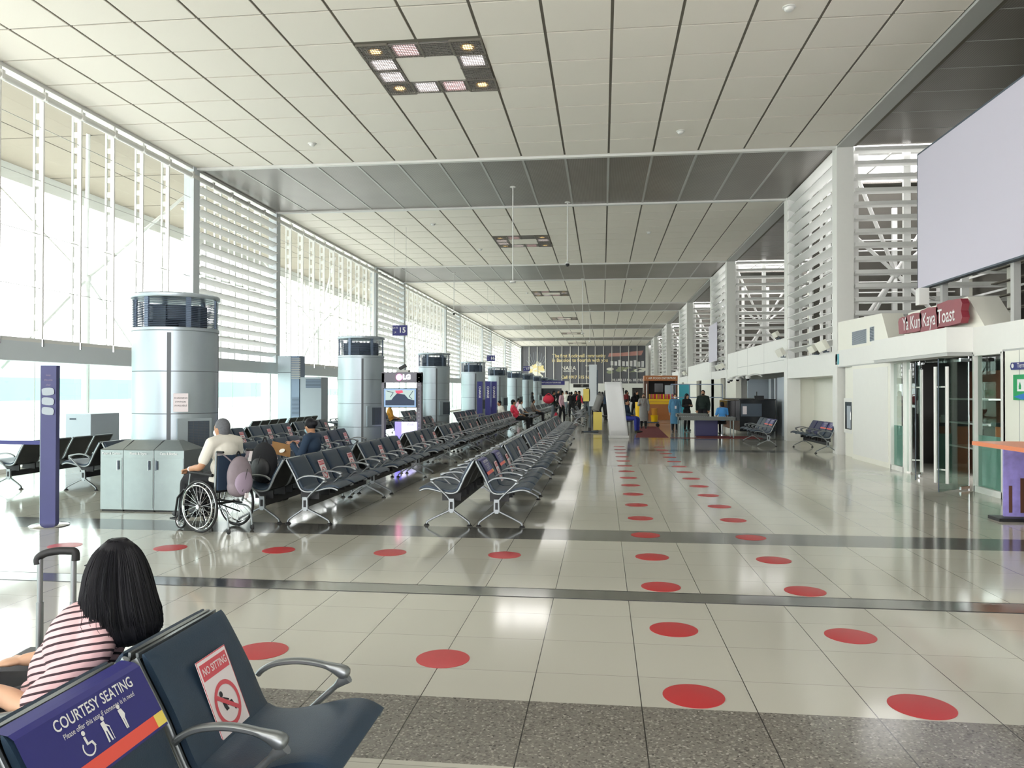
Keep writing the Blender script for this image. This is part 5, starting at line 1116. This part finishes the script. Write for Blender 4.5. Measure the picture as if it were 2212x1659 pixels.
# ---- foreground woman with long hair
t = thing('person', 'person with long black hair in a pink and dark striped top, seen from behind', 'person', (0, 0, 0))
J = dict(pel=(-1.99, 2.62, .55), wai=(-1.95, 2.62, .66), che=(-1.87, 2.61, .76), nek=(-1.80, 2.63, .89), hed=(-1.805, 2.645, .998),
 shl=(-1.775, 2.52, .765), shr=(-1.86, 2.78, .80), ell=(-1.93, 2.42, .60), elr=(-2.02, 2.86, .64), wrl=(-2.17, 2.46, .64), wrr=(-2.25, 2.78, .62), hil=(-2.02, 2.53, .52), hir=(-2.02, 2.71, .52), knl=(-2.42, 2.53, .5), knr=(-2.42, 2.71, .5), anl=(-2.44, 2.53, .09), anr=(-2.44, 2.71, .09))
R0 = Matrix.Rotation(PI-.45, 3, 'Z')
def world_body(J, t, skin, vox, R, s=1.0, sl=.9):
    q = MB(); q.ell(J['pel'], (.12, .16, .11), skin); q.ell(J['wai'], (.1, .14, .12), skin); q.ell(J['che'], (.1, .15, .14), skin)
    limb(q, [J['shl'], lerp(J['nek'], J['che'], .25), J['shr']], [.05, .07, .05]); limb(q, [lerp(J['che'], J['nek'], .5), J['nek'], lerp(J['nek'], J['hed'], .6)], [.07, .05, .05])
    h = Vector(J['hed']); q.ell(h, (.09, .072, .108), skin, 18, 12, R); q.ell(h+R@V3(.03, 0, -.055), (.055, .05, .055), skin, 14, 8, R); q.ell(h+R@V3(.094, 0, -.02), (.018, .012, .022), skin, 10, 6, R)
    for k, sd in (('l', 1), ('r', -1)):
        limb(q, [J['sh'+k], lerp(J['sh'+k], J['el'+k], .5), J['el'+k], lerp(J['el'+k], J['wr'+k], .45), J['wr'+k]], [.048, .046, .038, .036, .025]); hand(q, J['wr'+k], J['el'+k], sd, skin, .8)
        limb(q, [J['hi'+k], lerp(J['hi'+k], J['kn'+k], .45), J['kn'+k], lerp(J['kn'+k], J['an'+k], .35), J['an'+k]], [.085, .075, .052, .052, .032]); q.ell(Vector(J['an'+k])+R@V3(.07, 0, -.045), (.12, .042, .036), skin, 14, 8, R)
    return fuse(q, 'body', t, vox, 2, skin)
world_body(J, t, 'skinfair', .008, R0); eyes(J, t, R0)
shirt(J, t, 'stripe', .92, .008, 1.0, .96); trousers(J, t, 'blackcloth'); 
for k in 'lr': q = MB(); a = Vector(J['an'+k]); q.ell(a+V3(-.065, 0, -.042), (.135, .05, .043), 'shoe'); q.ell(a+V3(.005, 0, -.01), (.05, .045, .06), 'shoe'); fuse(q, 'shoe', t, .01, 2, 'shoe')
rings = [(1.135, .012, .0), (1.128, .04, 0), (1.11, .068, 0), (1.08, .092, 0), (1.04, .112, .0), (1.0, .127, .003), (.95, .141, .008), (.90, .150, .016), (.86, .155, .026), (.82, .156, .038), (.79, .148, .05), (.765, .125, .06), (.745, .08, .068), (.735, .04, .072)]
def ring_pt(z, a, off=0.0, wob=1.0):
    for i in range(len(rings)-1):
        if rings[i][0] >= z >= rings[i+1][0]:
            k = (rings[i][0]-z)/(rings[i][0]-rings[i+1][0]); r = rings[i][1]+(rings[i+1][1]-rings[i][1])*k; sh = rings[i][2]+(rings[i+1][2]-rings[i][2])*k; break
    else: r, sh = (rings[0][1], 0) if z > 1 else (rings[-1][1], rings[-1][2])
    w = 1+wob*(.025*math.sin(9*a+z*7)+.018*math.sin(23*a-z*11)+.012*math.sin(41*a+z*5)) if z < 1.08 else 1
    fx = .78 if math.cos(a) > 0 else .84
    r *= .84; return (-1.773+sh*.4+math.cos(a)*(r*w+off)*fx*1.18, 2.645+sh*.55+math.sin(a)*(r*w+off)*1.08, z)
q = MB(); N = 96; vs = []; fs = []; zs = [rings[0][0]-.001-(rings[0][0]-rings[-1][0]-.002)*(k/40) for k in range(41)]
for z in zs: vs += [ring_pt(z, 2*PI*k/N) for k in range(N)]
for i in range(40):
    for k in range(N): a = i*N+k; b = i*N+(k+1) % N; fs.append((b, a, a+N, b+N))
fs.append(tuple(range(N))); fs.append(tuple(range(41*N-1, 40*N-1, -1))); q.add(vs, fs, 'hair', True); q.build('hair', t)
q = MB(); rnd = random.Random(5)
for i in range(420):
    a = rnd.uniform(0, 2*PI); zt = rnd.uniform(.737, .83); da = rnd.uniform(-.25, .25); o = rnd.uniform(.0, .004)
    q.tube(cr([ring_pt(z, a+da*(1.13-z), o, 1) for z in (1.13, 1.08, 1.0, .9, .835, zt)], 4), .0013, 'hair', 4)
for i in range(26):
    sgn = rnd.choice((-1, 1, 1)); a = (PI/2+rnd.uniform(-.5, .5))*sgn; e = rnd.uniform(.008, .03); zt = rnd.uniform(.74, .86)
    q.tube(cr([ring_pt(1.0, a, 0), ring_pt(.95, a, e*.6), ring_pt(.9, a+.1, e), ring_pt(.84, a+.05, e*rnd.uniform(.5, 1.3)), ring_pt(zt, a-.1, e*rnd.uniform(-.2, 1))], 4), .0009, 'hair', 4)
q.build('loose_strands', t)
# her bag and suitcase
t = thing('handbag', 'black leather handbag on the lap of the long-haired person', 'bag', (-2.25, 2.40, .55)); q = MB(); q.ell((0, 0, .06), (.17, .12, .085), 'blackgloss', 20, 12); fuse(q, 'bag_body', t, .01, 2, 'blackleather' if 'blackleather' in MT else 'black')
q = MB(); q.tube(cr([(-.12, 0, .1), (-.06, 0, .2), (.06, 0, .2), (.12, 0, .1)], 6), .008, 'black', 8); q.build('handle', t)
t = thing('suitcase', 'dark suitcase with raised telescopic handle beside the long-haired person', 'suitcase', (-2.30, 3.02, 0), .15)
q = MB(); q.box(-.19, .19, -.12, .12, .05, .56, 'black'); q.build('shell', t, bevel=.03)
q = MB(); 
for sx in (-.07, .07): q.tube([(sx, 0, .5), (sx, 0, .78)], .0145, 'framemetal', 10); q.tube([(sx, 0, .78), (sx, 0, .97)], .0115, 'framemetal', 10)
q.build('telescopic_tubes', t)
q = MB(); g = cr([(-.078, 0, .94), (-.078, 0, .965), (-.05, 0, .985), (.0, 0, .995), (.05, 0, .995), (.076, 0, .99), (.078, 0, .955)], 4); q.tube(g, .0165, 'rubber', 10); q.build('grip', t)
for sx in (-.14, .14):
    for sy in (-.08, .08): q = MB(); q.ell((sx, sy, .028), (.028, .014, .028), 'rubber', 12, 8); q.box(sx-.012, sx+.012, sy-.016, sy+.016, .03, .06, 'black'); q.build('wheel', t)

# ---- wheelchair and its rider
WC = (-4.60, 8.80, 0); WA = math.radians(158)
t = thing('wheelchair', 'black wheelchair with spoked wheels facing the left windows', 'wheelchair', WC, WA)
for sy in (.27, -.27):
    w = empty('rear_wheel'); w.parent = t
    q = MB(); q.tube([(.295*math.cos(a*PI/20), sy, .31+.295*math.sin(a*PI/20)) for a in range(41)], .015, 'rubber', 8, False); q.build('tyre', w)
    q = MB(); q.tube([(.277*math.cos(a*PI/20), sy, .31+.277*math.sin(a*PI/20)) for a in range(41)], .008, 'chrome', 8, False); q.tube([(.25*math.cos(a*PI/20), sy+math.copysign(.035, sy), .31+.25*math.sin(a*PI/20)) for a in range(41)], .009, 'chrome', 8, False)
    for a in range(6): c, s_ = math.cos(a*PI/3), math.sin(a*PI/3); q.tube([(.25*c, sy+math.copysign(.035, sy), .31+.25*s_), (.272*c, sy, .31+.272*s_)], .005, 'chrome', 6)
    q.build('rim', w)
    q = MB()
    for a in range(24):
        b = a*PI/12; d = b+(.35 if a % 2 else -.35); q.tube([(.03*math.cos(d), sy+(.02 if a % 2 else -.02), .31+.03*math.sin(d)), (.272*math.cos(b), sy, .31+.272*math.sin(b))], .0018, 'chrome', 5)
    q.tube([(0, sy-.035, .31), (0, sy+.035, .31)], .025, 'chrome', 12); q.build('spokes', w)
for sy in (.2, -.2):
    w = empty('caster'); w.parent = t; q = MB(); q.tube([(.42+.08*math.cos(a*PI/10), sy, .095+.08*math.sin(a*PI/10)) for a in range(21)], .014, 'rubber', 8, False); q.build('tyre', w)
    q = MB(); q.tube([(.42+.066*math.cos(a*PI/10), sy, .095+.066*math.sin(a*PI/10)) for a in range(21)], .006, 'chrome', 6, False)
    for a in range(5): q.tube([(.42, sy, .095), (.42+.066*math.cos(a*1.257), sy, .095+.066*math.sin(a*1.257))], .005, 'chrome', 6)
    q.build('rim', w); q = MB(); q.bar((.42, sy-.025, .095), (.40, sy-.025, .26), .012, .02, 'black'); q.bar((.42, sy+.025, .095), (.40, sy+.025, .26), .012, .02, 'black'); q.tube([(.40, sy, .25), (.40, sy, .34)], .015, 'black', 8); q.build('fork', w)
q = MB()
for sy in (.22, -.22):
    q.tube(cr([(-.24, sy, .96), (-.22, sy, .90), (-.2, sy, .5), (-.16, sy, .33)], 4), .013, 'framemetal', 8); q.tube([(-.18, sy, .46), (.34, sy, .48), (.45, sy, .38), (.50, sy, .16)], .013, 'black', 8)
    q.tube([(-.16, sy, .31), (.38, sy, .31)], .012, 'black', 8); q.tube([(-.24, sy, .955), (-.34, sy, .955)], .014, 'rubber', 8)
    q.tube(cr([(-.1, sy*.8, .3), (-.3, sy*.8, .28), (-.36, sy*.8, .2), (-.38, sy*.8, .06)], 4), .011, 'framemetal', 8); q.ell((-.38, sy*.8, .035), (.035, .015, .035), 'rubber', 12, 8)
    q.tube([(-.18, sy*1.08, .68), (.22, sy*1.08, .70)], .02, 'black', 8); q.tube([(.2, sy*1.08, .7), (.24, sy*1.08, .48)], .01, 'framemetal', 8)
q.tube([(0, -.27, .31), (0, .27, .31)], .015, 'black', 8); q.tube([(-.15, -.2, .2), (.3, .2, .45)], .009, 'black', 6); q.tube([(-.15, .2, .2), (.3, -.2, .45)], .009, 'black', 6); q.build('frame', t)
q = MB(); q.box(-.2, .32, -.21, .21, .47, .50, 'blackcloth'); q.build('seat', t, bevel=.01)
q = MB(); q.box(-.235, -.205, -.21, .21, .5, .91, 'navycloth'); q.build('backrest', t, bevel=.01)
for sy in (.12, -.12): q = MB(); q.box(.46, .62, sy-.08, sy+.08, .1, .12, 'black'); q.build('footplate', t)
J = dict(pel=(-.06, 0, .60), wai=(-.09, 0, .76), che=(-.10, 0, .95), nek=(-.09, 0, 1.105), hed=(-.05, 0, 1.215))
for k, sy in (('l', 1), ('r', -1)):
    J['sh'+k] = (-.10, sy*.19, 1.05); J['el'+k] = (-.03, sy*.28, .78); J['wr'+k] = (.22, sy*.24, .735); J['hi'+k] = (-.02, sy*.09, .58); J['kn'+k] = (.38, sy*.13, .585); J['an'+k] = (.48, sy*.12, .20)
t, R_ = person('person with short grey hair in a white t-shirt sitting in the wheelchair', WC, WA, J, ('whitecloth', .75), 'blackcloth', 'grey', 'skin', 'whitemask', 1.0, .01, look=.1, slim=1.12)
q = MB(); a = Vector(J['wrl']); b = Vector(J['ell']); d = (a-b).normalized(); q.tube([a-d*.03, a-d*.01], .031, 'paper', 12); q.build('wristband', t)
p_ = Vector((-.36, 0, .40)); c, s_ = math.cos(WA), math.sin(WA)
b = backpack('backpack', 'mauve and taupe backpack hanging on the back of the wheelchair', (WC[0]+p_.x*c-p_.y*s_, WC[1]+p_.x*s_+p_.y*c, .42), WA, 'taupe', 'pinkpack', 1.0)
for sy in (-1, 1): q = MB(); q.tube(cr([(.02, sy*.08, .4), (.06, sy*.18, .5), (.12, sy*.22, .51)], 5), .02, 'taupe', 8, True, .4); q.build('shoulder_strap', b)
q = MB(); q.ell((-.12, .0, .02), (.004, .004, .05), 'black', 8, 6); q.build('label_cord', b); q = MB(); q.box(-.13, -.12, -.02, .03, -.01, .05, 'paper'); q.build('luggage_tag', b)

# ---- masked passenger reading, and bag on the seat beside
J = sit_pose(.95, .49, .02, 'up'); person('person with a bun and blue mask in a navy top on the middle row', (-4.38, 11.05, -.0), PI-.12, J, ('navycloth', 1.3), 'brown', 'bun', 'skin', 'mask', .95, .012, look=-.35, nod=.25)
q = MB(); T = Matrix.Rotation(.5, 4, 'X')@Matrix.Rotation(.25, 4, 'Y'); q.box(-.14, .14, -.004, .004, -.11, .11, 'brownpaper', T); q.prism([(.045*math.cos(a*PI/8), .03*math.sin(a*PI/8)) for a in range(16)], Matrix.Translation((.02, -.02, -.02))@TM((0, 0, 0), (1, 0, .2), (0, .3, 1)), .004, 'cream'); tag(q.build('card_folder', None, (-4.74, 10.95, .80)), 'brown card folder held by the seated masked passenger', 'folder')
backpack('backpack', 'large black backpack on the first seat of the middle double row', (-4.42, 9.66, .46), PI/2-.1, 'blackcloth', 'black', 1.12); q = MB(); q.box(-.02, .02, -.003, .003, -.08, .08, 'paper'); tag(q.build('luggage_label', None, (-4.52, 9.48, .84)), 'white luggage label hanging on the black backpack', 'label').rotation_euler = (0, .15, .2)

# ---- staff at the checkpoint
J = stand_pose(.93, 'down'); t, R_ = person('person in a long blue gown and white mask standing by the roller table', (2.95, 32.0, 0), -PI/2+.1, J, gownm='bluegown', bottom='blackcloth', hair='short', mask='whitemask', s=.93)
q = MB(); q.box(.155, .165, -.035, .035, .95, 1.06, 'paper'); q.tube([(.12, -.07, 1.3), (.165, -.01, 1.06), (.12, .07, 1.3)], .006, 'navy', 6); q.build('id_badge', t)
J = stand_pose(.93, 'hold'); t, R_ = person('person in a long grey gown and dark mask beside the cleaning cart', (1.82, 34.6, 0), -PI/2, J, gownm='greycloth', bottom='blackcloth', hair='short', mask='black', s=.93)
q = MB(); q.tube([(.12, -.07, 1.3), (.175, 0, 1.0), (.12, .07, 1.3)], .006, 'maroon', 6); q.build('lanyard', t)
J = stand_pose(1.02, 'down'); person('tall guard in dark green with a cap behind the roller table', (4.15, 32.6, 0), -PI/2-.25, J, ('greencloth', 1.3), 'blackcloth', 'short', 'skin', 'black', 1.02, slim=1.25)
J = stand_pose(.93, 'front'); person('long-haired guard in black left of the tall guard', (3.5, 32.7, 0), -PI/2+.5, J, ('blackcloth', 1.3), 'blackcloth', 'long', 'skin', None, .93)
J = sit_pose(.95, .5, 0, 'up'); person('person in a light blue shirt seated at the baggage scanner', (4.5, 29.9, 0), PI/2+.2, J, ('lightblue', .8), 'blackcloth', 'short', 'skin', None, .95)
t = thing('stool', 'stool under the person in light blue', 'stool', (4.5, 29.9, 0)); q = MB(); q.lathe([(.17, .42), (.18, .44), (.18, .46), (.16, .47)], 0, 0, 20, 'black'); q.build('seat', t); q = MB(); q.tube([(0, 0, .02), (0, 0, .42)], .025, 'chrome', 10); q.lathe([(.2, 0), (.2, .015), (.03, .03)], 0, 0, 20, 'chrome'); q.build('base', t)
J = sit_pose(1.0, .5, 0, 'lap'); person('person in royal blue sitting half hidden behind the white banner', (1.0, 31.4, 0), -.5, J, ('navycloth', 1.3), 'bluecloth', 'short', 'skin', None, 1.0, slim=1.1)
t = thing('stool', 'stool under the person in royal blue', 'stool', (.98, 31.4, 0)); q = MB(); q.box(-.2, .2, -.2, .2, .42, .46, 'black'); q.build('seat', t)
for sx in (-1, 1):
    for sy in (-1, 1): q = MB(); q.tube([(sx*.17, sy*.17, 0), (sx*.17, sy*.17, .42)], .015, 'black', 8); q.build('leg', t)
# ---- passengers along the hall
def S(x, y, rz, label, top, bot='blackcloth', hair='short', recl=.05, hand_='lap', s=.95, look=0):
    person(label, (x, y, 0), rz, sit_pose(s, .48, recl, hand_), (top, .95), bot, hair, 'skin', 'whitemask' if 'mask' in label else None, s, .02, look=look)
def P_(x, y, rz, label, top, bot='blackcloth', hair='short', arms='down', s=1.0, sl=1.3, mask=None):
    person(label, (x, y, 0), rz, stand_pose(s, arms, step=.5), (top, sl), bot, hair, 'skin', mask, s, .02)
S(-7.75, 27.9, .3, 'person in a mustard jacket seated behind the video stand', 'orange')
S(-3.42, 31.1, .25, 'person in a red shirt reclining with black trousers on the middle row', 'redcloth', recl=.12, s=1.0)
S(-4.25, 32.3, PI+.6, 'person with black hair bending over the row left of the red shirt', 'whitecloth', recl=-.1)
S(-3.75, 36.2, .3, 'person in a white printed shirt behind the red shirt', 'whiteprint')
S(-3.4, 38.9, .2, 'person in brown seated right of the white printed shirt', 'brown')
S(-4.6, 43, .2, 'person in a white cap and pale top seated farther back', 'pinkcloth')
P_(-2.55, 40.2, .2, 'standing passenger carrying a big red bag on the back', 'greencloth', 'jeans', 'short', 'bag')
q = MB(); q.ell((0, 0, 0), (.3, .2, .22), 'redcloth', 18, 12); q.tube(cr([(-.2, 0, .15), (0, .05, .3), (.2, 0, .15)], 4), .02, 'redcloth', 8); tag(q.build('shoulder_bag', None, (-2.78, 39.9, 1.22)), 'big red shoulder bag on the standing passenger', 'bag')
P_(-2.1, 40.0, -.3, 'standing passenger in a pale pink shirt with dark trousers', 'pinkcloth', 'blackcloth', 'long', 'down')
q = MB(); q.lathe([(.03, 0), (.15, .03), (.16, .3), (.1, .45), (.03, .5)], 0, 0, 16, 'redcloth', sx=.6); tag(q.build('carrier_bag', None, (-2.38, 39.7, .05)), 'bright red carrier bag hanging beside the pale pink shirt', 'bag')
crowd = [(-5.0, 55, 'blackcloth', 'long', 'standing passenger in black beside the far columns'), (-1.9, 47.5, 'blackcloth', 'short', 'passenger in dark clothes in front of the far crowd'), (-1.45, 48.4, 'greencloth', 'short', 'passenger in dark green amid the far crowd'), (-1.0, 50, 'navycloth', 'long', 'passenger in navy with long hair amid the far crowd'), (-.4, 47, 'blackcloth', 'short', 'passenger in black right of the far crowd'), (.0, 49, 'brown', 'short', 'passenger in brown at the right end of the far crowd'), (-2.4, 52, 'whitecloth', 'long', 'passenger in cream behind the far crowd'), (-3.2, 56, 'blackcloth', 'short', 'small dark figure left of the far crowd'), (-1.6, 54, 'redcloth', 'short', 'small figure in red within the far crowd'), (-.7, 56, 'paleyellow', 'long', 'small figure in yellow by the narrow stand'),
 (-2.0, 58, 'blackcloth', 'long', 'dark figure at the back of the far crowd by the gate counter'), (-1.3, 60, 'brown', 'short', 'brown-clad figure at the back of the far crowd'), (-2.6, 61, 'blackcloth', 'short', 'small black figure left at the back of the far crowd'), (-.2, 53, 'blackcloth', 'long', 'black-clad figure just left of the grey upright stand'), (-.75, 52, 'navycloth', 'short', 'navy-clad figure near the yellow panel of the stand'),
 (1.35, 44, 'maroon', 'short', 'passenger in maroon right behind the banner'), (1.9, 46.5, 'blackcloth', 'long', 'passenger in black left of the food booth'), (1.6, 50, 'blackcloth', 'short', 'dark figure beyond the banner'), (2.15, 49.0, 'greencloth', 'short', 'green-clad figure beside the food booth'), (.2, 43.5, 'navycloth', 'long', 'passenger seen between the grey stand and the banner'), (.9, 53, 'jeans', 'short', 'grey-clad figure far behind the banner')]
for i, (x, y, top, hr_, lab) in enumerate(crowd): P_(x, y, (i*1.7) % 6.28, lab, top, 'blackcloth' if i % 3 else 'jeans', hr_, ('down', 'front', 'bag')[i % 3], .93+.03*(i % 4))
